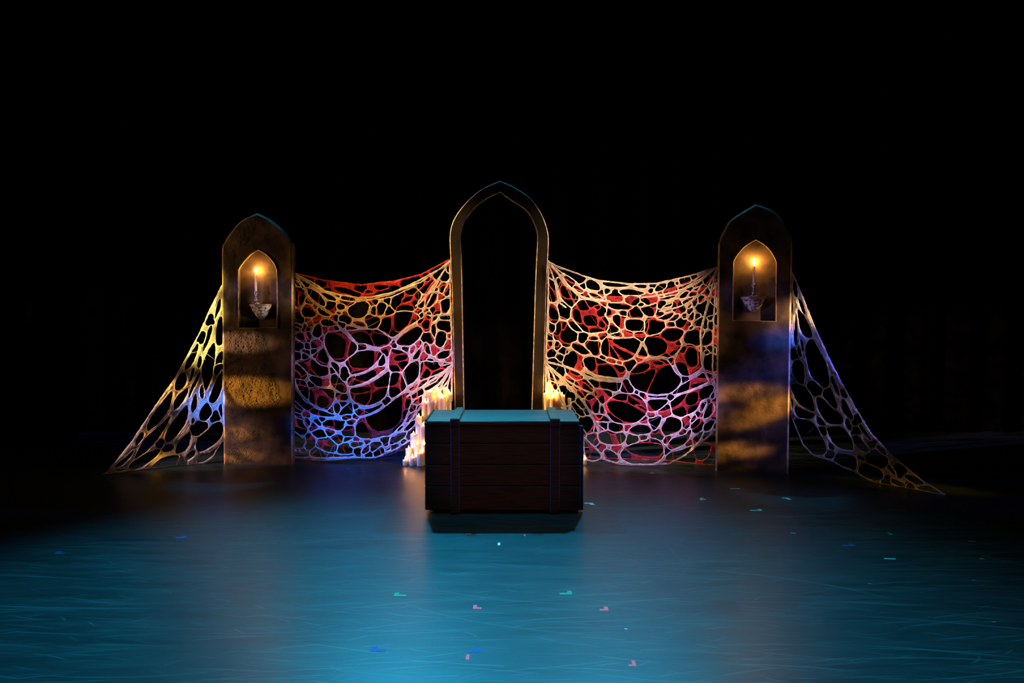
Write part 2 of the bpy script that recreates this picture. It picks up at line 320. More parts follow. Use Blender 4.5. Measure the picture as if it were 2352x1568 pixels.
NET_ML_RED = [(660,580,5.8725,"""640,460 800,480 960,530 1000,560 960,600 800,560 660,510;1050,500 1150,510 1150,540 1050,545;1180,440 1340,440 1380,490 1290,510 1190,490;430,480 560,470 600,520 560,540 440,510;260,480 380,500 430,600 400,660 330,640 280,560;
830,690 950,640 1090,650 1190,720 1210,800 1150,880 1000,900 870,880 820,800;650,690 760,690 770,800 700,830 640,780;1540,620 1700,580 1650,650 1560,680;1500,720 1690,720 1690,830 1640,950 1540,1050 1460,1060 1440,930 1460,800;1280,900 1390,860 1400,980 1370,1100 1300,1100 1150,1050 1250,980;
890,1090 980,1060 1080,1090 1140,1180 1160,1270 1000,1270 900,1180 850,1150;520,1100 600,1080 730,1130 790,1200 780,1330 740,1430 640,1440 560,1370 500,1200;840,1250 880,1170 960,1230 1150,1300 1170,1480 1110,1550 880,1550 830,1480 820,1350;
1230,1280 1300,1240 1320,1260 1250,1290;1220,1360 1350,1300 1360,1450 1290,1560 1220,1540;1440,1420 1500,1380 1620,1380 1600,1450 1460,1460;1460,1200 1600,1080 1780,990 1830,1060 1760,1200 1620,1330 1480,1370 1390,1300;
1930,960 2000,920 2000,1120 1960,1170 1930,1060;2020,1080 2110,1040 2160,1120 2150,1240 2050,1280 1990,1200;420,740 540,780 600,840 500,850 430,810;190,740 290,740 370,810 360,860 230,880;450,920 560,900 650,960 560,1000 470,970;
100,1080 200,1090 240,1190 180,1200 110,1140;260,1000 400,930 470,1060 440,1160 330,1200 270,1120;1720,560 1880,420 1990,340 1900,480 1790,640;1870,650 2020,420 2060,380 2000,640 1900,740;2080,640 2190,480 2190,760 2100,830;1760,800 1850,760 1840,900 1760,960;
100,480 140,500 140,720 100,720;240,560 300,580 420,700 330,690;800,990 1000,950 1060,1000 900,1040;2040,1320 2180,1310 2160,1440 2040,1470;1870,1230 1940,1300 1960,1400 1880,1380;1680,1420 1780,1300 1780,1400 1700,1480"""),
(660,820,5.8725,"""310,0 540,120 560,240 480,270 380,240 320,120;90,120 220,40 270,200 200,260;850,200 1150,170 1200,230 1130,330 1000,320 850,260;850,420 1100,400 1110,450 1000,490 870,480;1230,230 1330,130 1480,110 1520,200 1480,350 1380,390 1190,400 1180,300;
1190,450 1480,400 1540,520 1550,720 1530,850 1430,950 1250,1000 1120,940 1060,830 1050,700 1110,580;1560,200 1700,50 1840,60 1760,330 1640,470 1540,450 1530,300;1790,300 1880,140 1940,220 1920,280 1820,320;400,560 450,520 530,540 560,600 540,670 470,690 400,640;
340,440 560,400 740,330 760,450 720,500 600,560 480,450;920,950 960,890 1030,880 1100,1000 1130,1110 980,1090 920,1020;640,620 860,600 1020,650 1010,750 860,830 740,790 600,730;240,820 330,780 590,840 630,930 480,920 300,930;
1600,560 1700,560 1830,500 1750,600 1600,700;90,420 200,380 330,440 370,640 240,720 100,640;120,800 210,840 260,960 160,940;330,980 560,1000 620,1080 420,1120;680,1010 860,1000 880,1100 720,1140;1160,1080 1380,1040 1350,1150 1180,1200;
1590,900 1720,760 1760,860 1640,1000;1480,1060 1640,1020 1580,1160 1460,1180;960,1150 1100,1150 1080,1240 960,1230;250,1100 420,1180 360,1290 260,1270;500,1200 760,1230 740,1330 520,1310"""),]
OUT_ML_RED = (660,580,5.8725,"""60,262 95,270 500,370 1000,430 1450,380 1800,290 2192,88 2194,80 2232,1700 2220,2000 1900,2350 1700,2600 1400,2720 1000,2790 500,2790 60,2760""")
NET_MR_WHITE = [(1240,580,5.6,"""190,190 380,240 580,320 580,350 520,400 440,350 300,260;590,380 640,345 720,370 770,430 760,490 640,470 590,430;810,380 960,380 1100,410 1150,430 1020,445 850,430;820,490 860,455 910,480 920,520 840,530;
1000,500 1060,475 1180,470 1300,500 1350,530 1240,550 1080,545 1010,525;1200,420 1360,410 1370,450 1300,460 1230,440;1390,480 1440,450 1460,480 1440,530 1400,520;1480,450 1550,400 1630,400 1620,450 1560,490 1490,500;1740,380 1790,370 1780,410 1735,430;
1770,460 1850,420 1960,370 2130,260 2200,220 2090,310 1920,410 1830,470;430,430 500,430 560,480 560,520 500,510 440,460;620,520 700,520 800,580 800,600 710,590 640,550;220,300 330,420 470,540 500,600 420,700 340,660 270,560 230,430;
110,340 190,380 220,480 230,600 160,640 110,600;410,720 520,610 640,610 780,660 860,740 830,800 890,900 860,1000 700,1030 580,1020 480,930 400,830;120,690 170,660 240,740 240,860 190,910 120,870;
880,640 960,640 1080,650 1190,690 1170,730 1050,740 930,720 870,680;1260,660 1320,640 1350,660 1320,690 1270,690;1290,720 1380,690 1490,650 1500,740 1480,790 1420,830 1320,770;1530,590 1660,560 1740,540 1720,580 1600,610;1580,690 1700,650 1690,690 1600,700;
1570,750 1700,730 1640,760;1800,560 1870,500 1920,500 1880,570 1810,590;1960,480 2070,430 2020,490;1820,640 1980,560 1950,610 1860,680;1890,700 1960,650 1930,710;2030,600 2070,540 2120,540 2110,630 2050,660;
930,800 1060,810 1110,830 1080,880 1090,960 1040,980 960,920;1100,880 1200,850 1300,860 1350,920 1330,1000 1230,1010 1120,990;900,1050 1000,1020 1070,1050 1040,1090 920,1070;1500,850 1600,800 1720,760 1680,840 1560,870;1650,880 1750,790 1790,790 1780,850 1700,880;
1830,790 1880,780 1880,840 1840,860;1900,860 1950,770 1980,780 1970,860 1920,880;2000,860 2000,790 2080,780 2050,840;1380,1080 1530,1040 1600,980 1700,960 1840,990 1850,1050 1800,1130 1820,1200 1700,1340 1560,1330 1420,1330 1380,1250 1345,1140;
890,1100 1020,1110 1180,1090 1285,1130 1285,1190 1235,1290 1200,1340 1100,1390 950,1360 830,1320 770,1260 790,1180 850,1090;1255,1330 1300,1230 1325,1200 1385,1320 1330,1350;620,1090 700,1070 760,1090 730,1130 640,1130;400,1140 520,1170 640,1270 650,1300 540,1310 440,1250 400,1200;
190,1180 230,1120 280,1160 270,1220 200,1260;200,1330 260,1290 310,1340 300,1390 240,1400;370,860 430,860 540,1000 520,1020 420,1000 370,930;330,1260 370,1260 370,1300 340,1300;110,1130 160,1140 150,1210 100,1250 90,1180;
540,1380 690,1340 900,1420 1080,1460 1110,1500 1090,1580 1040,1610 850,1590 700,1560 600,1480;1175,1520 1250,1430 1420,1380 1600,1370 1680,1430 1725,1520 1800,1600 1820,1640 1780,1720 1700,1790 1600,1820 1440,1820 1320,1790 1200,1730 1150,1640;
1740,1370 1830,1220 1950,1170 2010,1220 2080,1310 2100,1420 2080,1480 1980,1550 1880,1590 1810,1560 1750,1450;2090,1080 2150,1010 2220,1010 2220,1150 2130,1200 2080,1180;2160,900 2230,890 2230,990 2170,970;2150,830 2230,800 2220,860 2170,870;
2200,600 2260,560 2260,680 2200,650;2110,1260 2170,1260 2170,1310 2130,1310;2180,440 2250,390 2230,470 2190,500;1910,950 1980,950 1960,1000 1920,1000;2230,1250 2260,1200 2260,1330;120,900 200,940 220,1000 130,1040"""),
(1240,820,5.6,"""620,290 750,280 900,300 1040,320 1050,360 990,440 850,420 720,390 660,350;590,500 620,460 700,500 760,560 760,680 740,720 680,710 610,650 580,570;830,590 920,520 1020,470 1150,470 1250,490 1340,560 1370,640 1360,740 1250,830 1100,860 980,840 900,780 850,700;
1380,490 1500,500 1630,490 1600,520 1420,520;1385,570 1450,545 1630,545 1640,580 1560,660 1450,700 1390,680;1700,470 1860,330 2000,260 2140,190 2250,240 2200,300 1980,400 1800,460;1690,560 1800,490 1950,440 2150,370 2240,360 2200,500 2080,560 2010,680 1880,750 1800,770 1700,720 1680,640;
1610,820 1650,760 1780,790 1830,860 1790,950 1680,1000 1590,1000 1560,930;1390,800 1480,770 1570,740 1540,860 1480,940 1440,910;1150,920 1250,870 1370,870 1440,950 1350,990 1230,1000 1150,970;970,970 1070,970 1110,1040 1050,1110 980,1130 820,1110 740,1040 770,970 880,940;
1940,800 2000,740 2010,790 1950,850;2050,660 2080,590 2140,570 2120,640 2070,710;2150,640 2230,580 2240,690 2170,770 2100,780;2100,880 2250,790 2220,900 2130,960;1850,1000 1930,930 1950,950 1900,1080 1800,1150 1680,1190 1640,1140 1700,1050;
1160,1130 1300,1080 1450,1040 1540,1070 1590,1160 1590,1270 1500,1350 1400,1380 1250,1380 1130,1350 1050,1300 1040,1210;820,1190 900,1190 1000,1260 1010,1340 920,1350 840,1300;1660,1230 1800,1200 1960,1140 1850,1290 1750,1350 1620,1370 1540,1370 1610,1310;
570,1060 620,1080 700,1160 770,1220 780,1290 720,1340 650,1340 600,1290 570,1200;690,880 740,870 830,930 770,960 700,960;640,740 720,740 810,740 900,820 800,830 680,800;80,150 110,170 120,260 90,330;340,380 430,390 480,430 460,460 390,440;
320,130 420,160 560,250 480,300 360,220;390,560 450,580 560,700 580,780 500,740 420,650;250,260 320,270 310,340;580,200 700,260 620,270;90,380 180,420 250,520 300,640 200,600 100,500;120,620 250,640 380,740 500,860 400,900 200,780;1960,1060 2060,960 2100,980 2000,1120;
440,900 540,900 600,1000 520,1030;2180,500 2240,440 2240,540;100,700 300,860 420,960 540,1060 545,1180 300,1100 100,950"""),]
OUT_MR_WHITE = (1240,580,5.6,"""106,104 110,110 200,160 600,310 800,360 1170,400 1500,390 1900,300 2280,180 2310,170 2310,2240 2250,2290 2050,2470 1850,2620 1650,2722 1430,2728 1150,2728 1000,2715 800,2655 680,2690 600,2670 500,2560 300,2500 70,2450 70,1400 102,560""")
NET_MR_RED = [(1240,580,5.6,"""260,440 320,430 370,520 390,590 340,600 280,540;430,620 470,600 560,600 630,700 620,740 520,740 470,660;560,830 640,800 720,820 740,930 690,945 590,930;690,690 760,680 780,720 740,735;410,730 500,740 540,880 520,930 440,860;640,980 740,970 830,1000 820,1030 650,1040;
800,840 880,820 900,960 840,900;940,800 1030,800 1030,960 960,940;1080,850 1350,850 1400,940 1330,1040 1120,1020;880,650 1180,680 1170,730 900,720;1390,680 1500,640 1500,690 1420,720;1500,850 1710,760 1700,830 1560,880;1650,890 1790,780 1880,790 1890,880 1830,960 1700,960;
1540,1040 1640,980 1830,980 1840,1060 1760,1130 1660,1140;940,1150 1000,1080 1300,1090 1500,1080 1620,1140 1640,1230 1570,1310 1420,1340 1250,1310 1100,1240;930,1190 1050,1250 1210,1330 1130,1390 1030,1340;1670,1290 1730,1250 1800,1290 1750,1330 1680,1330;
1870,1300 1910,1220 1970,1210 2030,1290 2030,1420 1970,1470 1900,1440 1870,1370;1740,1180 1800,1120 1850,1140 1800,1190;1910,900 1990,870 1980,960 1920,1000;2080,1020 2200,1000 2210,1150 2120,1210 2070,1130;760,1100 870,1090 880,1340 770,1270;900,1190 1010,1350 1010,1380 920,1340;
640,1330 700,1340 720,1480 640,1530 550,1460 550,1370;750,1450 830,1430 930,1460 1020,1600 1040,1640 780,1640 740,1530;950,1430 1080,1450 1090,1520 1030,1540;1170,1520 1280,1430 1400,1430 1400,1490 1300,1550 1200,1550;1460,1400 1590,1400 1570,1440 1480,1440;
560,440 760,500 800,580 640,550;200,220 300,300 430,400 560,500 500,480 330,400;820,540 1000,555 860,570;1000,590 1240,570 1500,540 1740,490 1500,520;1530,600 1740,540 1720,590 1560,610;1960,490 2080,420 2020,510;110,420 200,560 190,640 120,600;130,700 230,740 240,860 130,840;
1760,560 1930,480 1860,590 1780,600;2000,560 2110,520 2110,640 2030,650;2130,420 2240,330 2230,500 2150,540;100,1000 220,1100 250,1220 120,1200;400,1150 560,1200 640,1290 480,1300;280,900 340,900 330,1000 290,1000"""),
(1240,820,5.6,"""1530,170 1680,90 1850,70 1920,220 1920,400 1840,560 1690,660 1480,690 1380,500;1150,230 1350,190 1490,160 1420,350 1350,490 1320,560 1160,480 1090,370 1050,260;770,320 1030,300 1080,380 1130,460 1130,540 1050,560 920,520 840,460;
860,620 930,560 1130,590 1250,660 1370,740 1370,800 1250,840 1100,830 960,760;1950,350 2250,300 2230,320 2000,400;1980,200 2060,140 2250,220 2240,270 2000,260;1880,500 1950,450 2030,460 2030,560 1960,620 1880,600;1680,700 1800,640 1860,640 1890,740 1800,790 1700,760;
1400,760 1590,760 1550,900 1490,990 1420,920 1390,830;1150,920 1340,860 1430,960 1250,1000;740,1000 790,950 880,960 930,1090 930,1140 830,1100 760,1060;970,960 1080,970 1110,1040 1030,1120;670,640 810,480 830,640 790,800 700,720;660,940 720,870 760,900 700,980;
570,1090 600,1080 650,1230 620,1290 570,1240;690,1080 750,1040 780,1120 740,1200;1100,1160 1300,1100 1550,1120 1590,1200 1500,1280 1250,1260;1640,1000 1800,960 1900,1020 1840,1150 1700,1160;1980,1150 2100,1080 2200,1130 2150,1300 2020,1310;1150,1320 1500,1320 1900,1350 1800,1400 1300,1400;
820,1200 960,1200 1040,1320 900,1340;320,270 480,320 500,420 400,400;560,330 640,400 740,480 620,560 560,480;320,140 460,180 560,180 480,240;1160,560 1330,640 1390,700 1250,630;2080,600 2220,560 2200,760 2100,800;1930,820 2060,780 2040,900 1950,920;1200,620 1130,560 1110,480 1150,500 1300,600"""),]
OUT_MR_RED = (1240,580,5.6,"""106,112 110,130 250,280 560,480 860,560 1170,570 1500,520 1900,380 2270,190 2310,180 2310,2770 2000,2770 1500,2765 900,2740 600,2700 560,2500 300,2300 70,2200 78,1300 102,560""")
NET_LW = [(220,640,3.336,"""910,300 930,190 955,150 962,200 940,260 915,310;925,500 920,420 940,310 972,300 972,480 950,510;820,560 830,490 860,390 885,350 895,380 880,440 850,520;680,690 700,620 780,490 790,500 770,590 730,670 690,700;775,660 790,600 810,595 815,640 795,685;
830,620 880,520 910,490 920,560 905,680 890,760 845,860 820,780 810,700;915,660 930,590 972,550 972,640 940,650;870,940 880,880 940,740 970,700 963,860 910,950;610,850 610,790 640,730 680,720 700,760 690,810 650,850;715,780 740,690 760,690 750,740 730,785;
710,900 740,810 800,700 795,760 760,830 720,905;595,1000 600,940 640,880 710,830 700,890 640,980 600,1005;800,900 795,850 815,810 830,850 825,920;735,1020 730,970 760,880 775,900 775,980 745,1025;395,1160 400,1100 480,980 580,860 590,900 560,1000 480,1110 410,1165;
795,1060 800,1010 850,950 885,990 890,1040 840,1090 805,1085;530,1240 540,1170 600,1080 690,970 710,990 700,1080 640,1180 570,1245;738,1110 735,1070 755,1065 760,1100 750,1125;310,1270 305,1240 340,1180 370,1180 370,1210 330,1265;320,1320 380,1220 480,1130 570,1050 540,1130 470,1240 380,1330 300,1380;
510,1310 530,1275 580,1265 600,1290 570,1320 520,1325;610,1330 630,1260 690,1190 725,1170 730,1220 700,1300 640,1335;770,1300 775,1240 800,1200 860,1150 920,1095 972,1110 972,1190 930,1250 860,1300 800,1325;680,1385 700,1345 750,1310 765,1330 740,1370 700,1390;
800,1345 880,1325 945,1275 900,1350 830,1400 775,1400;420,1450 480,1390 540,1360 620,1350 640,1370 600,1430 480,1455;250,1440 300,1390 400,1330 480,1300 490,1330 420,1400 310,1460;140,1440 220,1370 290,1310 280,1350 200,1430;940,1000 965,960 972,1080;150,1462 250,1450 180,1475"""),]
OUT_LW = (220,640,3.336,"""985,30 965,50 880,220 800,400 700,590 600,770 430,1010 280,1240 90,1475 40,1505 130,1500 280,1495 420,1470 600,1445 740,1425 830,1415 900,1370 940,1290 965,1250 985,1240""")
NET_RW = [(1800,600,2.8,"""60,180 65,110 90,190 88,230 70,220;95,260 98,235 120,260 140,330 120,330;95,380 90,310 130,345 180,450 175,490 130,480 105,440;75,540 65,500 70,400 80,340 90,450 85,520;140,600 145,530 185,500 240,590 275,660 295,770 270,815 200,770 160,700;
90,590 85,555 100,545 118,600 110,615;60,720 60,650 90,630 125,660 135,730 130,785 100,785;120,580 105,500 125,520 130,570;60,850 50,790 130,800 180,870 200,950 180,965 100,920;210,870 250,880 330,950 380,1000 380,1040 330,1050 270,1030 220,950;
250,860 260,825 300,810 330,880 345,940 310,945;70,960 75,930 140,955 195,980 180,1010 100,1005;60,1020 180,1030 240,1120 270,1180 270,1230 230,1245 170,1235 110,1160;215,1040 210,990 240,1010 270,1050 250,1055;285,1110 280,1070 330,1060 380,1070 430,1130 450,1200 430,1215 340,1190;
370,910 375,880 400,900 450,1010 420,1010 385,970;395,1050 400,1010 420,1020 440,1080 420,1085;450,1160 445,1120 480,1120 550,1210 550,1230 490,1210;300,760 320,740 360,850 345,860;330,1290 325,1250 360,1230 450,1250 470,1290 460,1340 400,1330;
480,1360 490,1310 540,1300 620,1340 640,1390 590,1410 530,1390;475,1265 480,1240 520,1260 520,1280 495,1280;290,1200 290,1160 325,1190 320,1215;595,1200 600,1175 640,1200 665,1240 640,1245;770,1380 800,1370 880,1400 900,1430 840,1430;690,1420 690,1395 740,1410 785,1440 740,1445;
660,1320 680,1310 720,1360 700,1370;850,1455 930,1440 1010,1490 960,1488;480,1060 500,1050 560,1140 550,1150;45,300 55,250 60,290 52,330;45,880 60,900 55,950"""),]
OUT_RW = (1800,600,2.8,"""35,45 55,70 100,170 190,400 320,680 450,920 560,1100 700,1250 880,1400 1040,1498 990,1503 850,1480 700,1465 600,1430 540,1405 450,1350 370,1320 300,1275 230,1262 180,1240 120,1180 80,1080 50,1000 35,980""")
# ------------------------------------------------------------------ floor
mfl = bpy.data.materials.new('scuffed_dance_floor'); mfl.use_nodes = True
nt = mfl.node_tree; p = nt.nodes['Principled BSDF']; L = nt.links.new
tc = node(nt, 'ShaderNodeTexCoord')
def scratches(scale, stretch, width, spread, bend, keep, seed):
    """Loose scuffs: one short arc per random cell, most of them lying across the stage."""
    M = lambda op, *v: _m(op, *v)
    def _m(op, *v):
        n = node(nt, 'ShaderNodeMath', operation=op)
        for k, q in enumerate(v):
            if isinstance(q, (int, float)): n.inputs[k].default_value = q
            else: L(q, n.inputs[k])
        return n.outputs[0]
    mp = node(nt, 'ShaderNodeMapping'); mp.inputs['Scale'].default_value = (scale * stretch, scale, 1); mp.inputs['Location'].default_value = (seed, seed * 0.7, 0)
    L(tc.outputs['Object'], mp.inputs[0])
    vo = node(nt, 'ShaderNodeTexVoronoi', voronoi_dimensions='2D'); vo.inputs['Scale'].default_value = 1.0; L(mp.outputs[0], vo.inputs['Vector'])
    sb = node(nt, 'ShaderNodeVectorMath', operation='SUBTRACT'); L(mp.outputs[0], sb.inputs[0]); L(vo.outputs['Position'], sb.inputs[1])
    cs = node(nt, 'ShaderNodeSeparateColor'); L(vo.outputs['Color'], cs.inputs[0])
    ro = node(nt, 'ShaderNodeVectorRotate', rotation_type='Z_AXIS'); L(sb.outputs[0], ro.inputs['Vector']); L(_m('MULTIPLY', _m('SUBTRACT', cs.outputs[0], 0.5), spread), ro.inputs['Angle'])
    sx = node(nt, 'ShaderNodeSeparateXYZ'); L(ro.outputs[0], sx.inputs[0])
    v = _m('ABSOLUTE', _m('ADD', sx.outputs[1], _m('MULTIPLY', _m('MULTIPLY', sx.outputs[0], sx.outputs[0]), _m('MULTIPLY', _m('SUBTRACT', cs.outputs[1], 0.5), bend))))
    r = node(nt, 'ShaderNodeMapRange', interpolation_type='SMOOTHSTEP'); r.inputs[1].default_value = width; r.inputs[2].default_value = 0.0; L(v, r.inputs[0])
    e_ = node(nt, 'ShaderNodeMapRange', interpolation_type='SMOOTHSTEP'); e_.inputs[1].default_value = 0.50; e_.inputs[2].default_value = 0.15; L(_m('ABSOLUTE', sx.outputs[0]), e_.inputs[0])
    k_ = node(nt, 'ShaderNodeMapRange'); k_.inputs[1].default_value = keep; k_.inputs[2].default_value = 1.0; L(cs.outputs[2], k_.inputs[0])
    return _m('MULTIPLY', _m('MULTIPLY', r.outputs[0], e_.outputs[0]), k_.outputs[0])
sc_out = [scratches(*q) for q in ((1.1, 0.55, 0.012, 1.6, 1.6, 0.35, 3.0), (1.7, 0.5, 0.016, 1.3, 1.2, 0.3, 9.0), (2.6, 0.4, 0.020, 1.0, 1.0, 0.2, 17.0), (3.6, 0.4, 0.022, 1.5, 1.0, 0.1, 29.0),
          (5.0, 0.4, 0.026, 1.2, 0.9, 0.0, 41.0), (7.5, 0.4, 0.035, 1.4, 0.8, 0.0, 57.0), (11, 0.5, 0.05, 2.2, 0.8, 0.0, 71.0), (4.2, 0.35, 0.022, 0.9, 0.8, 0.0, 83.0), (6.3, 0.35, 0.03, 1.0, 0.7, 0.0, 95.0),
          (1.4, 0.7, 0.010, 3.0, 2.2, 0.4, 107.0))]
acc = sc_out[0]
for s_ in sc_out[1:]:
    m = node(nt, 'ShaderNodeMath', operation='MAXIMUM'); L(acc, m.inputs[0]); L(s_, m.inputs[1]); acc = m.outputs[0]
mp = node(nt, 'ShaderNodeMapping'); mp.inputs['Scale'].default_value = (0.30, 2.2, 1); L(tc.outputs['Object'], mp.inputs[0])
ns = node(nt, 'ShaderNodeTexNoise'); ns.inputs['Scale'].default_value = 5; ns.inputs['Detail'].default_value = 9; ns.inputs['Roughness'].default_value = 0.7
L(mp.outputs[0], ns.inputs['Vector'])
cr = node(nt, 'ShaderNodeValToRGB'); e = cr.color_ramp.elements
e[0].position = 0.3; e[0].color = (0.010, 0.020, 0.023, 1); e[1].position = 0.7; e[1].color = (0.024, 0.050, 0.056, 1); L(ns.outputs['Fac'], cr.inputs[0])
mx = node(nt, 'ShaderNodeMix', data_type='RGBA'); mx.inputs[7].default_value = (0.10, 0.24, 0.26, 1)
sm = node(nt, 'ShaderNodeMath', operation='MULTIPLY'); sm.inputs[1].default_value = 0.42; L(acc, sm.inputs[0]); L(sm.outputs[0], mx.inputs[0])
L(cr.outputs[0], mx.inputs[6]); L(mx.outputs[2], p.inputs['Base Color'])
rr = node(nt, 'ShaderNodeMapRange'); rr.inputs[3].default_value = 0.30; rr.inputs[4].default_value = 0.46; L(ns.outputs['Fac'], rr.inputs[0]); L(rr.outputs[0], p.inputs['Roughness'])
p.inputs['Specular IOR Level'].default_value = 0.45
bp = node(nt, 'ShaderNodeBump'); bp.inputs['Strength'].default_value = 0.12; bp.inputs['Distance'].default_value = 0.004
L(ns.outputs['Fac'], bp.inputs['Height']); L(bp.outputs[0], p.inputs['Normal'])
fl = box('floor', -13, 13, -4, 13, -0.08, 0.0, mfl, bev=0.002)
tag(fl, 'black scuffed dance floor of the stage, washed in teal light', None, kind='structure')

# ------------------------------------------------------------------ curtains
mcu = noise_color(material('black_velour', (0.002, 0.002, 0.002), 1.0, spec=0.0), (0.0012, 0.0012, 0.0012), (0.0022, 0.002, 0.002), 3)
def curtain(name, label, x0, x1, y, z1, fold, amp, seed):
    n = int((x1 - x0) / fold * 10); V, F = [], []
    zs = np.linspace(0.01, z1, 9)
    for s in (0, 1):
        for z in zs:
            for i in range(n + 1):
                x = x0 + (x1 - x0) * i / n
                ph = x / fold * 2 * math.pi + 1.3 * math.sin(x * 1.7 + seed)
                k = 0.75 + 0.25 * z / z1
                V.append((x, y + s * 0.012 + amp * k * math.sin(ph + 0.15 * math.sin(z * 2 + seed)) + 0.3 * amp * math.sin(2.3 * ph + seed), z))
    m = (n + 1) * len(zs)
    for s in (0, 1):
        for j in range(len(zs) - 1):
            for i in range(n):
                a = s * m + j * (n + 1) + i
                F.append((a, a + 1, a + n + 2, a + n + 1))
    for j in range(len(zs) - 1):
        for i in (0, n):
            a = j * (n + 1) + i; F.append((a, a + n + 1, a + n + 1 + m, a + m))
    return tag(mesh_obj(name, V, F, mcu, smooth=True), label, 'curtain')
curtain('backdrop_curtain', 'full-width black velour backdrop curtain hanging behind the whole set', -12, 12, 9.35, 8.5, 0.42, 0.07, 1.0)
XL = atY(172, 700, 8.3).x
curtain('stage_leg_curtain', 'narrow black leg curtain hanging at the left wing, its edge faintly lit', XL - 1.2, XL, 8.3, 8.0, 0.30, 0.06, 2.0)

# ------------------------------------------------------------------ materials of the set
def plaster(name, dark, mid, warm, bump=0.35, bs=95, bd=0.004):
    m = material(name, mid, 0.75, spec=0.35)
    noise_color(m, dark, mid, 5.5, 8, lo=0.38, hi=0.62, bump=bump, bscale=bs, dist=bd)
    return m
m_pill = plaster('painted_stone_plaster', (0.014, 0.010, 0.007), (0.090, 0.060, 0.036), None)
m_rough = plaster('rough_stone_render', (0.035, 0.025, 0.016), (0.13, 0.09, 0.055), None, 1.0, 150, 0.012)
m_trim = noise_color(material('trim_and_edge_highlight', (0.2, 0.13, 0.08), 0.5), (0.10, 0.07, 0.05), (0.34, 0.24, 0.15), 14)  # niche trim and shelf paint; pale enough to give pillar chamfers a painted highlight
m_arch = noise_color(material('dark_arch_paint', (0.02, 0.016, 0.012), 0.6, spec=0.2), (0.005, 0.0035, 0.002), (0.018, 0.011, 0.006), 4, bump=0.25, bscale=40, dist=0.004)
m_archedge = noise_color(material('arch_edge_highlight', (0.3, 0.24, 0.18), 0.4), (0.22, 0.18, 0.14), (0.70, 0.60, 0.50), 22)  # pale tone paints the lit highlight along the arch's chamfers
m_silver = noise_color(material('hammered_silver', (0.6, 0.58, 0.56), 0.42, 0.4), (0.12, 0.11, 0.11), (0.80, 0.76, 0.74), 45, 3, lo=0.4, hi=0.55, bump=0.9, bscale=70, dist=0.012)
m_iron = noise_color(material('dark_wrought_iron', (0.12, 0.11, 0.10), 0.32, 0.5), (0.05, 0.05, 0.05), (0.5, 0.48, 0.46), 60, 2, lo=0.45, hi=0.6, bump=0.6, bscale=90)
m_wick = material('burnt_wick', (0.01, 0.008, 0.006), 0.9)
def wax(name, c):
    m = material(name, c, 0.45, spec=0.4); q = m.node_tree.nodes['Principled BSDF']
    q.inputs['Subsurface Weight'].default_value = 0.55; q.inputs['Subsurface Radius'].default_value = (1.0, 0.55, 0.25); q.inputs['Subsurface Scale'].default_value = 0.03
    n_ = m.node_tree; tcx = node(n_, 'ShaderNodeTexCoord'); mpx = node(n_, 'ShaderNodeMapping'); mpx.inputs['Scale'].default_value = (1, 1, 0.12)
    nz = node(n_, 'ShaderNodeTexNoise'); nz.inputs['Scale'].default_value = 45; nz.inputs['Detail'].default_value = 3
    b_ = node(n_, 'ShaderNodeBump'); b_.inputs['Strength'].default_value = 0.5; b_.inputs['Distance'].default_value = 0.006
    n_.links.new(tcx.outputs['Object'], mpx.inputs[0]); n_.links.new(mpx.outputs[0], nz.inputs['Vector']); n_.links.new(nz.outputs['Fac'], b_.inputs['Height']); n_.links.new(b_.outputs[0], q.inputs['Normal'])
    return m
m_wax = wax('ivory_wax', (0.82, 0.66, 0.42))
def flame_mat(name, strength):
    m = bpy.data.materials.new(name); m.use_nodes = True; n_ = m.node_tree; n_.nodes.clear()
    o_ = node(n_, 'ShaderNodeOutputMaterial'); e_ = node(n_, 'ShaderNodeEmission')
    e_.inputs[0].default_value = (1.0, 0.43, 0.08, 1); e_.inputs[1].default_value = strength
    n_.links.new(e_.outputs[0], o_.inputs[0]); return m
m_flame = flame_mat('candle_flame', 60); m_flame_hot = flame_mat('bright_candle_flame', 380); m_flame_sconce = flame_mat('sconce_flame', 780)
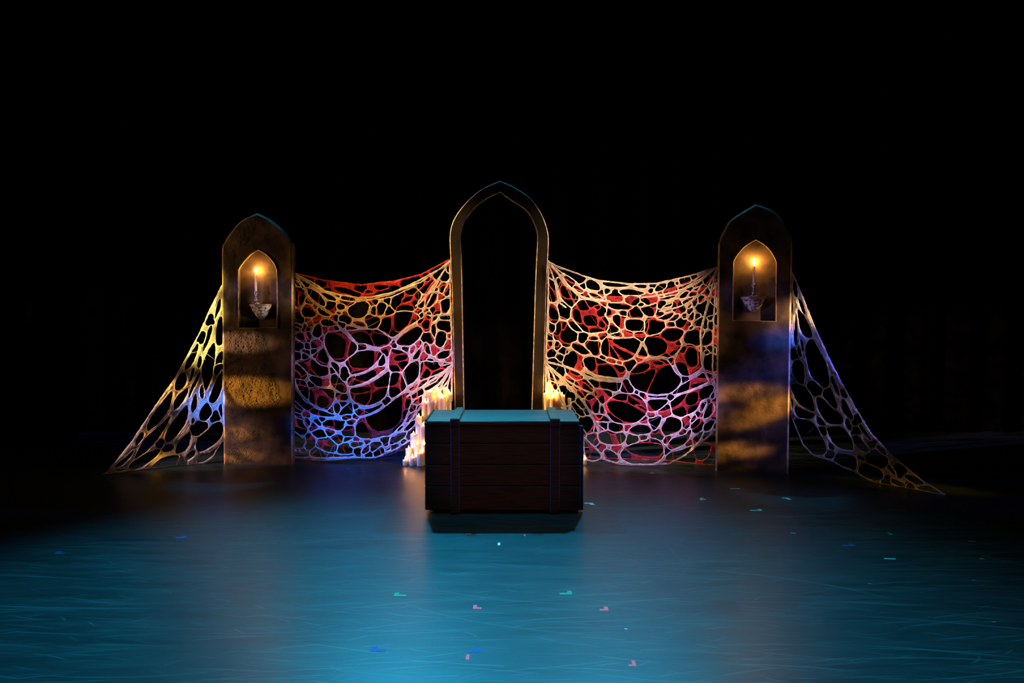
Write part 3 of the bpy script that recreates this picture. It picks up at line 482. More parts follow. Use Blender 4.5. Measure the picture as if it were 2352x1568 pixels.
def cloth(name, light, dark, trans):
    """Stretched gauze: fibres run along the strands (attribute d = distance to the nearest hole)."""
    m = bpy.data.materials.new(name); m.use_nodes = True; n_ = m.node_tree; n_.nodes.clear(); l = n_.links.new
    o_ = node(n_, 'ShaderNodeOutputMaterial'); df = node(n_, 'ShaderNodeBsdfDiffuse'); tr = node(n_, 'ShaderNodeBsdfTranslucent')
    at = node(n_, 'ShaderNodeAttribute', attribute_name='d'); tcx = node(n_, 'ShaderNodeTexCoord')
    nz = node(n_, 'ShaderNodeTexNoise'); nz.inputs['Scale'].default_value = 24; nz.inputs['Detail'].default_value = 3; l(tcx.outputs['Object'], nz.inputs['Vector'])
    # long fibres: noise that changes fast across a strand (d) and slowly along it
    sv = node(n_, 'ShaderNodeVectorMath', operation='SCALE'); sv.inputs['Scale'].default_value = 16.0; l(tcx.outputs['Object'], sv.inputs[0])
    f2 = node(n_, 'ShaderNodeMath', operation='MULTIPLY'); f2.inputs[1].default_value = 1.5; l(at.outputs['Fac'], f2.inputs[0])
    cv = node(n_, 'ShaderNodeCombineXYZ'); l(f2.outputs[0], cv.inputs[1]); av = node(n_, 'ShaderNodeVectorMath', operation='ADD'); l(sv.outputs[0], av.inputs[0]); l(cv.outputs[0], av.inputs[1])
    sn = node(n_, 'ShaderNodeTexNoise'); sn.inputs['Scale'].default_value = 1.0; sn.inputs['Detail'].default_value = 5; sn.inputs['Roughness'].default_value = 0.75; l(av.outputs[0], sn.inputs['Vector'])
    n3 = node(n_, 'ShaderNodeTexNoise'); n3.inputs['Scale'].default_value = 260; n3.inputs['Detail'].default_value = 3; l(tcx.outputs['Object'], n3.inputs['Vector'])
    ad = node(n_, 'ShaderNodeMath', operation='MULTIPLY_ADD'); ad.inputs[1].default_value = 1.25; l(sn.outputs['Fac'], ad.inputs[0]); hf = node(n_, 'ShaderNodeMath', operation='MULTIPLY_ADD'); hf.inputs[1].default_value = 0.45; hf.inputs[2].default_value = -0.35; l(n3.outputs['Fac'], hf.inputs[0]); l(hf.outputs[0], ad.inputs[2])
    cr_ = node(n_, 'ShaderNodeValToRGB'); q = cr_.color_ramp.elements
    q[0].position = 0.22; q[0].color = (*dark, 1); q[1].position = 0.72; q[1].color = (*light, 1); l(ad.outputs[0], cr_.inputs[0])
    bm_ = node(n_, 'ShaderNodeBump'); bm_.inputs['Strength'].default_value = 0.9; bm_.inputs['Distance'].default_value = 0.006; l(ad.outputs[0], bm_.inputs['Height'])
    for s_ in (df, tr): l(cr_.outputs[0], s_.inputs[0]); l(bm_.outputs[0], s_.inputs['Normal'])
    mx_ = node(n_, 'ShaderNodeMixShader'); mx_.inputs[0].default_value = trans; l(df.outputs[0], mx_.inputs[1]); l(tr.outputs[0], mx_.inputs[2])
    tp = node(n_, 'ShaderNodeBsdfTransparent'); m2 = node(n_, 'ShaderNodeMixShader')
    mr = node(n_, 'ShaderNodeMapRange'); mr.inputs[1].default_value = 0.34; mr.inputs[2].default_value = 0.62; mr.inputs[3].default_value = 0.55; mr.inputs[4].default_value = 0.0
    l(ad.outputs[0], mr.inputs[0]); l(mr.outputs[0], m2.inputs[0]); l(mx_.outputs[0], m2.inputs[1]); l(tp.outputs[0], m2.inputs[2]); l(m2.outputs[0], o_.inputs[0])
    return m
m_web = cloth('white_gauze', (0.84, 0.82, 0.78), (0.36, 0.34, 0.32), 0.40)
m_webcord = material('white_gauze_cord', (0.85, 0.83, 0.80), 0.9, spec=0.1)
m_red = cloth('red_gauze', (0.72, 0.070, 0.105), (0.24, 0.016, 0.030), 0.40)
m_redcord = material('red_gauze_cord', (0.74, 0.085, 0.115), 0.9, spec=0.1)

# ------------------------------------------------------------------ gothic pillars
def frame_of(bl, br):
    a = onfloor(*bl); b = onfloor(*br); u = (b - a).normalized(); return a, b, u
def on_plane(x, y, a, u):
    """Pixel to (u, z) on the vertical plane through floor point a along u."""
    d = Vector(ray(x, y)); n = Vector((-u.y, u.x, 0)); t = a.dot(n) / d.dot(n)
    q = d * t; return ((q - a).dot(u), q.z + H)
def pillar(bl, br, outline, niche, patches, label, seed, rough=1.0):
    a, b, u = frame_of(bl, br); mid = (a + b) / 2; rz = math.atan2(u.y, u.x)
    root = thing('gothic_pillar', label, 'pillar', mid, rz, 'gothic pillars with candle niches')
    w2 = (b - a).length / 2
    loc = lambda x, y: (lambda s: (s[0] - w2, s[1]))(on_plane(x, y, a, u))
    left = [loc(*q) for q in outline['left']]; right = [loc(*q) for q in outline['right']]; apex = loc(*outline['apex'])
    L1 = catmull([(-w2, left[0][1] - 0.7), *left, apex], 6, False)[6:]; R1 = catmull([(w2, right[0][1] - 0.7), *right, apex], 6, False)[6:]
    O = [(-w2, 0.0)] + [tuple(q) for q in L1] + [tuple(q) for q in R1[::-1][1:]] + [(w2, 0.0)]
    nl = [loc(*q) for q in niche['left']]; nr = [loc(*q) for q in niche['right']]; na = loc(*niche['apex'])
    N1 = catmull([*nl[1:], na], 6, False); N2 = catmull([*nr[1:], na], 6, False)
    N = [nl[0]] + [tuple(q) for q in N1] + [tuple(q) for q in N2[::-1][1:]] + [nr[0]]
    depth, ins = 0.075, 0.016
    c = np.mean(np.array(O), 0)
    def inset(poly, dd):
        P_ = np.array(poly); out = []
        for i in range(len(P_)):
            e1 = P_[i] - P_[i - 1]; e2 = P_[(i + 1) % len(P_)] - P_[i]
            n1 = np.array([e1[1], -e1[0]]) / (np.linalg.norm(e1) + 1e-9); n2 = np.array([e2[1], -e2[0]]) / (np.linalg.norm(e2) + 1e-9)
            m_ = n1 + n2; m_ /= np.linalg.norm(m_) + 1e-9; k_ = dd / max(0.45, m_.dot(n1)); out.append(P_[i] + m_ * k_)
        return np.array(out)
    I = inset(O, ins)
    I[0, 1] = 0.0; I[-1, 1] = 0.0
    # body: chamfer, sides and back
    V, F = [], []; n = len(O)
    for poly, y in ((I, 0.0), (O, 0.014), (O, depth)):
        for q in poly: V.append((q[0], y, max(q[1], 0.0)))
    for k in range(2):
        for i in range(n):
            j = (i + 1) % n; F.append((k * n + i, k * n + j, (k + 1) * n + j, (k + 1) * n + i))
    F.append(tuple(2 * n + i for i in range(n)))
    o = mesh_obj('body', V, F, m_pill, root); o.data.materials.append(m_trim); o.data.polygons.foreach_set('material_index', [1 if i < n - 1 else 0 for i in range(len(F))]); fix_normals(o)  # chamfers take the pale trim colour as a painted lit edge
    # front face with rough render patches and the niche cut out
    st = 0.005; xs = np.arange(-w2 - st, w2 + 2 * st, st); ys = np.arange(-st, apex[1] + 2 * st, st)
    X, Z = np.meshgrid(xs, ys)
    Fd = -sdist(I, X, Z); Fd = np.minimum(Fd, sdist(N, X, Z))
    PT, faces, _, val = march(Fd, xs, ys)
    x, z = PT[:, 0], PT[:, 1]
    mask = np.zeros(len(x))
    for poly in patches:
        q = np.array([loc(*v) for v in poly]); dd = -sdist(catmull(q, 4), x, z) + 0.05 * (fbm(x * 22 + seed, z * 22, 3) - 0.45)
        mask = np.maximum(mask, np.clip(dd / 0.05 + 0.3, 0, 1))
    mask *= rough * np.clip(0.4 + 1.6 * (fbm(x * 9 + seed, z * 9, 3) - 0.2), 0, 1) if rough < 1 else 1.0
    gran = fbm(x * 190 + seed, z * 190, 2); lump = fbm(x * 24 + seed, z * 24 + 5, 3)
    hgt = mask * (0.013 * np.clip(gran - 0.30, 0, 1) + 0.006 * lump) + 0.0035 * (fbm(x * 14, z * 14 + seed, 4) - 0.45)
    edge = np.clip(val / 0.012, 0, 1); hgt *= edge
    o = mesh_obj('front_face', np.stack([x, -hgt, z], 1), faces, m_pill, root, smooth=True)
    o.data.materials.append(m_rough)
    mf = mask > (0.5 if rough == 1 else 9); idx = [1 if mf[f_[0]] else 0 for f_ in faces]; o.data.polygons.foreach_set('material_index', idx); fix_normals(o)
    # niche: walls, back, trim
    nd = 0.050; V, F = [], []; n = len(N)
    for y in (0.0, nd):
        for q in N: V.append((q[0], y, q[1]))
    for i in range(n):
        j = (i + 1) % n; F.append((i, j, n + j, n + i))
    F.append(tuple(n + i for i in range(n)))
    mesh_obj('niche', V, F, m_pill, root)
    path = [(q[0], -0.002, q[1]) for q in N]; path.append(path[0])
    V, F = tubes([np.array(path)], 0.0065, 6)
    mesh_obj('niche_trim', V, F, m_trim, root, smooth=True)
    # bracket: half bowl with a flat rim
    bx, bz = loc(*niche['bracket']); tipz = loc(*niche['tip'])[1]; R = niche['brad']; hh = bz - tipz
    V, F = lathe([(0.012, -hh), (0.030, -hh * 0.93), (0.058, -hh * 0.72), (0.080, -hh * 0.46), (0.100, -hh * 0.20), (R * 0.95, -0.022)], 20, lambda a_, z_: 1 + 0.05 * math.sin(a_ * 7 + z_ * 60), half=True)
    o = mesh_obj('bracket_bowl', V, F, m_silver, root, smooth=True, loc=(bx, nd, bz)); fix_normals(o)
    V, F = lathe([(R * 0.97, -0.022), (R, -0.020), (R, -0.003), (R * 0.985, 0.0)], 24, half=True)
    o = mesh_obj('bracket_shelf', V, F, m_trim, root, loc=(bx, nd, bz)); fix_normals(o)
    R3 = Matrix.Rotation(rz, 4, 'Z')
    return root, lambda lx, ly, lz: mid + R3 @ Vector((lx, ly, lz)), loc, rz, (bx, bz, nd)
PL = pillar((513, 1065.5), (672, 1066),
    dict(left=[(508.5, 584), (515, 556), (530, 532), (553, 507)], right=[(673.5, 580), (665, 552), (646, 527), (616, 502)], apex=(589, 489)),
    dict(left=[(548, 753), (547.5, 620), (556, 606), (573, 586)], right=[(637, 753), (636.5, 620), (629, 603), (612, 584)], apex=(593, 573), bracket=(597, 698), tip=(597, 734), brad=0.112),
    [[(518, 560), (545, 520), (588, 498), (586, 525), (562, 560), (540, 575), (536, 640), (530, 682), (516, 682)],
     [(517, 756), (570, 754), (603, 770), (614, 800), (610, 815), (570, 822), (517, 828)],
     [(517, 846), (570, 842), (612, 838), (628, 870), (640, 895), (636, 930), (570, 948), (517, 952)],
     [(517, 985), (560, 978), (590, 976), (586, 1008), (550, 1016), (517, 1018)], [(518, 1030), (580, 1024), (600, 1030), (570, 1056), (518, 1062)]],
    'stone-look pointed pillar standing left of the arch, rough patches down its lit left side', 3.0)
PR = pillar((1643, 1081), (1811, 1089),
    dict(left=[(1649, 580), (1652, 553), (1662, 530), (1680, 503)], right=[(1820.5, 566), (1813, 531), (1798, 505), (1773, 482)], apex=(1736, 468)),
    dict(left=[(1683, 736), (1684.5, 600), (1693, 585), (1711, 565)], right=[(1782, 738), (1784, 602), (1775, 583), (1759, 564)], apex=(1736, 550), bracket=(1731, 681), tip=(1729, 716), brad=0.114),
    [[(1672, 905), (1708, 880), (1735, 882), (1780, 900), (1792, 930), (1778, 990), (1740, 1008), (1690, 1000), (1668, 960)],
     [(1666, 1018), (1715, 1014), (1722, 1050), (1690, 1066), (1668, 1048)], [(1780, 1016), (1806, 1012), (1806, 1052), (1784, 1054)]],
    'stone-look pointed pillar standing right of the arch, darker and lit blue along its right edge', 11.0, 0.55)

# ------------------------------------------------------------------ candles
def flame_mesh(h, r):
    prof = [(0.15, 0.0), (0.75, 0.12), (1.0, 0.28), (0.85, 0.48), (0.52, 0.70), (0.22, 0.88), (0.04, 1.0)]
    return lathe([(q[0] * r, q[1] * h) for q in prof], 8)
def candlestick(P_, candle_px, top_px, label):
    root_, wp, loc, rz, (bx, bz, nd) = P_
    cx = loc(*candle_px)[0]; top = loc(*top_px)[1]; base = loc(*candle_px)[1]
    y = nd - 0.050
    t = thing('candlestick', label, 'candlestick', wp(cx, y, bz), rz, 'candlesticks on the pillar brackets')
    hz = base - bz
    prof = [(0.034, 0.0), (0.036, 0.006), (0.022, 0.014), (0.010, 0.026), (0.016, 0.036), (0.009, 0.046), (0.013, 0.060), (0.008, 0.072), (0.012, 0.085), (0.020, 0.098), (0.018, 0.106), (0.014, 0.112)]
    V, F = lathe([(r, z * hz / 0.112) for r, z in prof], 14, lambda a_, z_: 1 + 0.16 * math.sin(3 * a_ + z_ * 120))
    mesh_obj('holder', V, F, m_iron, t, smooth=True)
    hc = top - base
    V, F = lathe([(0.0105, hz - 0.006), (0.0105, hz + hc * 0.4), (0.0095, hz + hc * 0.9), (0.0075, hz + hc - 0.003), (0.004, hz + hc)], 14)
    c = mesh_obj('taper_candle', V, F, m_wax, t, smooth=True)
    V, F = lathe([(0.0012, hz + hc), (0.0012, hz + hc + 0.010)], 6); mesh_obj('wick', V, F, m_wick, c)
    V, F = flame_mesh(0.052, 0.0125); f = mesh_obj('flame', V, F, m_flame_sconce, c, smooth=True, loc=(0, 0, hz + hc + 0.004)); f['label'] = 'glowing yellow flame'
candlestick(PL, (588, 669), (586.5, 627), 'dark candlestick with lit white taper on the left pillar\'s bracket')
candlestick(PR, (1731.5, 652), (1732.5, 608), 'dark candlestick with lit taper, lavender-shaded, on the right pillar\'s bracket')

def pillar_candle(x, ytop, wpx, Y, lit, label, group):
    c = atY(x, ytop, Y); ht = c.z; r = wpx / 2.0 * Y / FPX
    t = thing('pillar_candle', label, 'candle', (c.x, Y, 0), random.uniform(0, 6), group)
    sd = random.uniform(0, 10); nd_ = random.randint(4, 7)
    drips = [(random.uniform(0, 6.28), random.uniform(0.25, 0.8), random.uniform(0.10, 0.2)) for _ in range(nd_)]
    def wob(a_, z_):
        k = 1 + 0.012 * math.sin(5 * a_ + sd)
        for da, dl, dw in drips:
            dd = math.atan2(math.sin(a_ - da), math.cos(a_ - da))
            lo = ht - dl * min(ht, 0.35)
            if z_ > lo: k += 0.09 * math.exp(-(dd / dw) ** 2) * min(1.0, (z_ - lo) / 0.02)
        return k
    zs = [0, 0.004] + [ht * q for q in (0.2, 0.4, 0.55)] + [ht - min(ht, 0.35) * q for q in (0.42, 0.34, 0.26, 0.18, 0.1, 0.04)]
    zs = sorted(set(round(z, 4) for z in zs)); prof = [(r * (0.97 if z == 0 else 1.0), z) for z in zs if z < ht - 0.004]
    dip = min(0.016, ht * 0.2)
    prof += [(r * 0.97, ht - 0.003), (r * 0.88, ht), (r * 0.74, ht - dip * 0.55), (r * 0.35, ht - dip), (r * 0.06, ht - dip)]
    V, F = lathe(prof, 22, wob)
    V = [(v[0], v[1], v[2] + (0.004 * math.sin(3 * math.atan2(v[1], v[0]) + sd) if v[2] > ht - 0.004 else 0)) for v in V]
    b = mesh_obj('wax_body', V, F, m_wax, t, smooth=True)
    V, F = lathe([(0.0015, ht - dip), (0.0015, ht - dip + 0.014)], 6); mesh_obj('wick', V, F, m_wick, b)
    if lit:
        V, F = flame_mesh(0.040, 0.0085); f = mesh_obj('flame', V, F, m_flame if ht < 0.45 else m_flame_hot, b, smooth=True, loc=(0, 0, ht - dip + 0.006)); f['label'] = 'glowing yellow flame'
GL = 'candles massed left of the arch'; GR = 'candles massed right of the arch'
LC = [(931.4, 1055.5, 13, 7.40, 1, 'tiny stub candle, leftmost of the left mass'), (947.5, 1049, 15, 7.40, 1, 'short lit candle between the leftmost stub and the crate'),
 (939, 1029.5, 15, 7.49, 1, 'low lit candle standing behind the two smallest stubs'), (965, 1039.5, 16, 7.38, 1, 'fat short candle right beside the crate\'s lower left edge'),
 (959, 1018, 15, 7.47, 1, 'medium-low candle with small flame behind the fat short candle'), (950, 996, 15, 7.54, 1, 'slim candle rising behind the low left stubs, drips down its side'),
 (961.5, 998, 11, 7.62, 0, 'thin unlit candle in shade behind the slim left candle'), (962, 955.5, 15, 7.56, 1, 'mid-height lit candle at the left shoulder of the left mass'),
 (972.5, 976, 14, 7.46, 1, 'mid-height candle against the crate\'s upper left corner'), (976.6, 922, 16, 7.60, 1, 'tall glowing candle left of the tallest group'),
 (988, 916, 14, 7.68, 1, 'tall candle tucked behind the glowing ones on the left'), (990, 899, 17, 7.58, 1, 'tall pale candle crossed by cobweb strands'),
 (1005, 893, 15, 7.66, 1, 'tall candle under the brightest flame of the left mass'), (1023, 889, 13, 7.70, 0, 'tallest candle of the left mass, unlit and orange-shadowed'),
 (1031, 901, 11.5, 7.60, 1, 'tall slim candle closest to the arch\'s left leg'), (1014, 911, 14, 7.52, 1, 'tall front candle with heavy drips beside the arch\'s left leg'),
 (973, 907, 7, 7.80, 0, 'thin lavender-shaded candle behind the left mass'), (974.5, 1019, 9.5, 7.42, 1, 'narrow candle half hidden by the crate\'s left side')]
for q in LC: pillar_candle(*q, GL)
RC = [(1261.5, 884, 15, 7.66, 1, 'tallest lit candle right of the arch\'s right leg'), (1256.5, 903, 14, 7.56, 1, 'tall candle touching the arch\'s right leg'),
 (1279, 901, 19, 7.60, 1, 'widest glowing candle in the right mass'), (1291, 907, 14, 7.68, 1, 'tall candle under the orange cobweb fan'),
 (1308, 914, 8.5, 7.82, 0, 'thin lavender-shaded candle behind the right mass'), (1269, 911, 12, 7.50, 1, 'front candle streaked with drips in the right mass'),
 (1343, 1053.5, 9, 7.44, 1, 'tiny stub candle peeking past the crate\'s right side')]
for q in RC: pillar_candle(*q, GR)

# ------------------------------------------------------------------ arch frame
YA = 7.70
ar = thing('gothic_arch_frame', 'tall thin dark pointed arch frame standing behind the crate', 'arch', (atY(1148, 800, YA).x, YA, 0))
ax0 = ar.location.x
def apt(x, y): q = atY(x, y, YA); return (q.x - ax0, q.z)
OL = [(1044.5, 943), (1037.8, 660), (1034, 585), (1033, 540), (1040, 509), (1056, 482), (1081, 454), (1110, 432), (1149, 415)]
OR = [(1248, 943), (1255, 660), (1259, 590), (1260, 542), (1251, 507), (1237, 479), (1215, 452), (1180, 429), (1149, 415)]
IL = [(1066.5, 943), (1061.7, 660), (1060, 585), (1059, 542), (1065, 514), (1080, 491), (1096, 473), (1121, 455), (1149, 442)]
IR = [(1221, 943), (1229, 660), (1232, 590), (1234, 545), (1230, 523), (1218, 497), (1204, 480), (1172, 459), (1149, 442)]
def side(pts):
    q = [apt(*v) for v in pts]; s = (q[0][0] - q[1][0]) / (q[0][1] - q[1][1]); base = (q[0][0] - s * q[0][1], 0.0)
    return [base] + q
SO = {k: side(v) for k, v in dict(OL=OL, OR=OR, IL=IL, IR=IR).items()}
def strip(name, A, B, parent, dep=0.13, ch=0.008):
    """A profiled bar between outer path A and inner path B with chamfered front edges (own material)."""
    A = np.array(A); B = np.array(B); n = len(A); V, F, mi = [], [], []
    Dm = (B - A); Dm /= np.linalg.norm(Dm, axis=1)[:, None]
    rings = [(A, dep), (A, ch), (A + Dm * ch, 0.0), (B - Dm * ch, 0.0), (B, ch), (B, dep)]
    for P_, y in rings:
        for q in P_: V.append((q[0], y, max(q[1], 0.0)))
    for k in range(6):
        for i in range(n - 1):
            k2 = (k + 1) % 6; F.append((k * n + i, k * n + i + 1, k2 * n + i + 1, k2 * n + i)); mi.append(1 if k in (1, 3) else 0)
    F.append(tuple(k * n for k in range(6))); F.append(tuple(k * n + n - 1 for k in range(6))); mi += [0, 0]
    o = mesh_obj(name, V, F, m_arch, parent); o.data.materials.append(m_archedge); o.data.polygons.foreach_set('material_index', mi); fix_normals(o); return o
for s in ('L', 'R'):
    A = SO['O' + s]; B = SO['I' + s]
    ra = catmull(A[3:], 6, False); rb = catmull(B[3:], 6, False)
    strip('leg', A[:4], B[:4], ar)
    strip('arch_half', ra, rb, ar)

# ------------------------------------------------------------------ crate
mw = material('dark_stained_wood', (0.03, 0.012, 0.006), 0.6, spec=0.2)
noise_color(mw, (0.020, 0.0065, 0.0025), (0.050, 0.017, 0.007), 9, 8, (0.6, 9, 9), bump=0.3, bscale=16, dist=0.004)
mwt = material('worn_lid_wood', (0.14, 0.12, 0.11), 0.5)
noise_color(mwt, (0.028, 0.019, 0.016), (0.23, 0.165, 0.135), 7, 8, (0.35, 16, 9), bump=0.4, bscale=14, dist=0.004)
mwb = material('worn_batten_wood', (0.2, 0.13, 0.09), 0.55)
noise_color(mwb, (0.10, 0.045, 0.028), (0.28, 0.13, 0.075), 12, 6, (9, 1, 9), bump=0.4, bscale=14, dist=0.004)
mca = material('caster_rubber', (0.01, 0.01, 0.01), 0.5)
YF = 5.66
cl = atY(976.5, 1172, YF); crr = atY(1333, 1172, YF); cx0, cx1 = cl.x, crr.x; cz0 = cl.z; cz1 = atY(1157, 977, YF).z; W = cx1 - cx0; D = 0.60
ct = thing('wooden_crate', 'dark plank crate on casters, centre stage in front of the arch', 'crate', ((cx0 + cx1) / 2, YF, 0))
hw = W / 2; th = 0.022
seams = [cz0] + [atY(1157, y, YF).z for y in (1116, 1067, 1018)] + [cz1]
for k in range(4):
    z0, z1 = seams[k] + 0.002, seams[k + 1] - 0.002
    box('plank', -hw, hw, 0.0, th, z0, z1, mw, ct, 0.004, 0.0012)
    box('plank', -hw, hw, D - th, D, z0, z1, mw, ct, 0.004, 0.0012)
    for s in (-1, 1): box('plank', *sorted((s * hw, s * (hw - th))), th + 0.001, D - th - 0.001, z0, z1, mw, ct, 0.004, 0.0012)
box('bottom_board', -hw + th, hw - th, th, D - th, cz0 + 0.004, cz0 + 0.024, mw, ct)
px = lambda x: atY(x, 1080, YF).x - ct.location.x
bat = [(px(1035.5), px(1056.0)), (px(1263.5), px(1285))]
for x0, x1 in bat: box('batten', x0, x1, -0.026, -0.001, cz0 - 0.012, cz1 - 0.006, mw, ct, 0.004)
for s in (1,):
    for y in (0.012, D - 0.09): box('corner_batten', *sorted((s * (hw + 0.001), s * (hw + 0.022))), y, y + 0.07, cz0 - 0.002, cz1 - 0.006, mw, ct, 0.004)
lid = box('lid', -hw - 0.004, hw - 0.012, -0.012, D + 0.008, cz1 + 0.001, cz1 + 0.022, mw, ct, 0.004)
lid['label'] = 'lid of worn grey boards'
nb = 5; zt = cz1 + 0.0225; y0 = -0.013; step = (D + 0.02) / nb
for k in range(nb):
    o = box('lid_board', -hw + 0.014, hw - 0.010, y0 + k * step + 0.0015, y0 + (k + 1) * step - 0.0015, zt, zt + 0.012, mwt, ct, 0.003, 0.001); o.parent = lid
o = box('lid_edge_strip', -hw - 0.003, -hw + 0.011, 0.03, D + 0.006, zt, zt + 0.020, mwb, ct, 0.004); o.parent = lid
for x0, x1 in bat:
    o = box('lid_batten', x0, x1, -0.014, D + 0.01, zt + 0.0125, zt + 0.032, mwb, ct, 0.004); o.parent = lid
    o = box('lid_batten_end', x0 - 0.002, x1 + 0.002, -0.034, -0.0145, cz1 - 0.004, zt + 0.030, mw, ct, 0.004); o.parent = lid
for sx in (-1, 1):
    for y in (0.10, D - 0.10):
        V, F = lathe([(0.006, -0.011), (0.0195, -0.010), (0.020, 0.0), (0.0195, 0.010), (0.006, 0.011)], 14)
        V = [(v[2], v[0], v[1] + 0.020) for v in V]
        cst = mesh_obj('caster', V, F, mca, ct, smooth=True, loc=(sx * (hw - 0.10), y, 0.0))
        o = box('caster_fork', -0.014, 0.014, -0.010, 0.010, 0.028, max(0.034, cz0 + 0.004), m_iron, cst, 0.002)

# ------------------------------------------------------------------ cobweb nets
def parse(blocks):
    out = []
    for x0, y0, s, txt in blocks:
        for h in txt.replace('\n', '').split(';'):
            pts = [tuple(float(v) for v in q.split(',')) for q in h.split()]
            if len(pts) >= 3: out.append([(x0 + a / s, y0 + b / s) for a, b in pts])
    return out
def net(label, group, outline, blocks, depth, m_cloth, m_cord, thr, wmin, seed, hairs, cord=0.0013, strands=()):
    out = np.array(parse([outline])[0]); holes = parse(blocks)
    lo = out.min(0) - 3; hi = out.max(0) + 3
    xs = np.arange(lo[0], hi[0], 1.0); ys = np.arange(lo[1], hi[1], 1.0); X, Y = np.meshgrid(xs, ys)
    wobx = 1.8 * (fbm(X / 14 + seed, Y / 14, 3) - 0.45) + 1.5 * (fbm(X / 4.5, Y / 4.5 + seed, 2) - 0.37); woby = 1.8 * (fbm(X / 14 + 31, Y / 14 + seed, 3) - 0.45) + 1.5 * (fbm(X / 4.5 + 71, Y / 4.5, 2) - 0.37)
    Xw, Yw = X + wobx, Y + woby
    d1 = np.full(X.shape, 60.0); d2 = np.full(X.shape, 61.0)
    def add(poly):
        a = np.maximum(((poly.min(0) - 40 - lo)).astype(int), 0); b = np.minimum((poly.max(0) + 40 - lo).astype(int) + 1, [len(xs), len(ys)])
        if a[0] >= b[0] or a[1] >= b[1]: return
        sl = np.s_[a[1]:b[1], a[0]:b[0]]
        d = sdist(poly, Xw[sl], Yw[sl]); o1, o2 = d1[sl], d2[sl]
        d2[sl] = np.where(d < o1, o1, np.minimum(o2, d)); d1[sl] = np.minimum(o1, d)
    for h in holes: add(catmull(h, 4))
    din = -sdist(catmull(out, 3) if False else out, Xw, Yw)
    r_ = np.random.default_rng(int(seed * 10) + 5)
    for _ in range(260):
        g = np.minimum(d1, din); k = int(g.argmax()); j, i = divmod(k, g.shape[1]); v = g[j, i]
        if v < thr: break
        mg = r_.uniform(0.9, 0.42 * thr); t = np.linspace(0, 2 * math.pi, 16, endpoint=False); rr_ = np.full(16, v - mg); live = np.ones(16, bool); cap = 1.9 * v
        for _s in range(40):
            rr_[live] += 0.7
            ii = np.clip((i + rr_ * np.cos(t)).astype(int), 0, g.shape[1] - 1); jj = np.clip((j + rr_ * np.sin(t)).astype(int), 0, g.shape[0] - 1)
            live &= (g[jj, ii] > mg) & (rr_ < cap)
            if not live.any(): break
        rr_ = np.minimum(rr_, 1.5 * (np.roll(rr_, 1) + np.roll(rr_, -1)) / 2); rr_ = (np.roll(rr_, 1) + 2 * rr_ + np.roll(rr_, -1)) / 4; rr_ = (np.roll(rr_, 1) + 2 * rr_ + np.roll(rr_, -1)) / 4
        add(catmull(np.stack([Xw[j, i] + rr_ * np.cos(t), Yw[j, i] + rr_ * np.sin(t)], 1), 2))
    d1 -= 0.1; d2 -= 0.1
    wm = wmin * (0.55 + 0.9 * fbm(X / 40 + seed, Y / 40 + 3, 2))
    f = np.maximum(d1, wm - (d2 - d1) / 2)
    f = np.maximum(f, 1.1 - np.abs(din - 1.0)); f = np.minimum(f, din + 0.2)
    for wd, *pl in strands:
        pl = catmull(pl, 5, False); dd = np.full(X.shape, 1e9)
        for (ax_, ay_), (bx_, by_) in zip(pl[:-1], pl[1:]):
            ex, ey = bx_ - ax_, by_ - ay_; t_ = np.clip(((Xw - ax_) * ex + (Yw - ay_) * ey) / (ex * ex + ey * ey + 1e-9), 0, 1)
            dd = np.minimum(dd, (Xw - ax_ - t_ * ex) ** 2 + (Yw - ay_ - t_ * ey) ** 2)
        f = np.maximum(f, wd - np.sqrt(dd))
    PT, faces, chains, val = march(f, xs, ys)
    x, y = PT[:, 0], PT[:, 1]
    Yd = depth(x, y) + 0.010 * (fbm(x / 9 + seed, y / 9, 3) - 0.45) - 0.004 * np.sqrt(np.clip(val, 0, 4))
    a = (x - 1176.0) / FPX; b = (784.0 - y) / FPX; t = Yd / (CP + b * SP)
    P3 = np.stack([a * t, Yd, np.maximum(H + (-SP + b * CP) * t, 0.004)], 1)
    org = np.array([P3[:, 0].mean(), P3[:, 1].mean(), 0.0])
    root = thing('cobweb_net', label, 'net', org, 0, group)
    o = mesh_obj('netting', P3 - org, faces, m_cloth, root, smooth=True)
    at = o.data.attributes.new('d', 'FLOAT', 'POINT'); at.data.foreach_set('value', val.astype(np.float32))
    paths = []
    for ch in chains:
        if len(ch) < 6: continue
        q = P3[ch].copy(); q[:, 1] -= 0.002
        c_ = np.allclose(q[0], q[-1])
        for _ in range(2):
            s_ = q.copy(); s_[1:-1] = (q[:-2] + 2 * q[1:-1] + q[2:]) / 4
            if c_: s_[0] = s_[-1] = (q[-2] + 2 * q[0] + q[1]) / 4
            q = s_
        paths.append(q)
    V, F = tubes([q - org for q in paths], cord, 4, vary=True)
    mesh_obj('edge_cords', V, F, m_cord, root, smooth=True)['kind'] = 'stuff'
    fib = []; fn = f + 2.6 * (fbm(X / 9 + seed, Y / 9 + 2, 3) - 0.44)
    for k_, lev in enumerate((0.9, 1.9, 3.1, 4.6, 6.4)):
        Q, _, chs, _ = march(np.minimum(fn - lev, din - 0.3), xs, ys, False)
        qx, qy = Q[:, 0], Q[:, 1]; Yq = depth(qx, qy) + 0.010 * (fbm(qx / 9 + seed, qy / 9, 3) - 0.45) - 0.004 * math.sqrt(min(lev, 4)) - 0.0025 + 0.003 * np.sin(qx / 6 + k_)
        aq = (qx - 1176.0) / FPX; bq = (784.0 - qy) / FPX; tq = Yq / (CP + bq * SP)
        Q3 = np.stack([aq * tq, Yq, np.maximum(H + (-SP + bq * CP) * tq, 0.004)], 1)
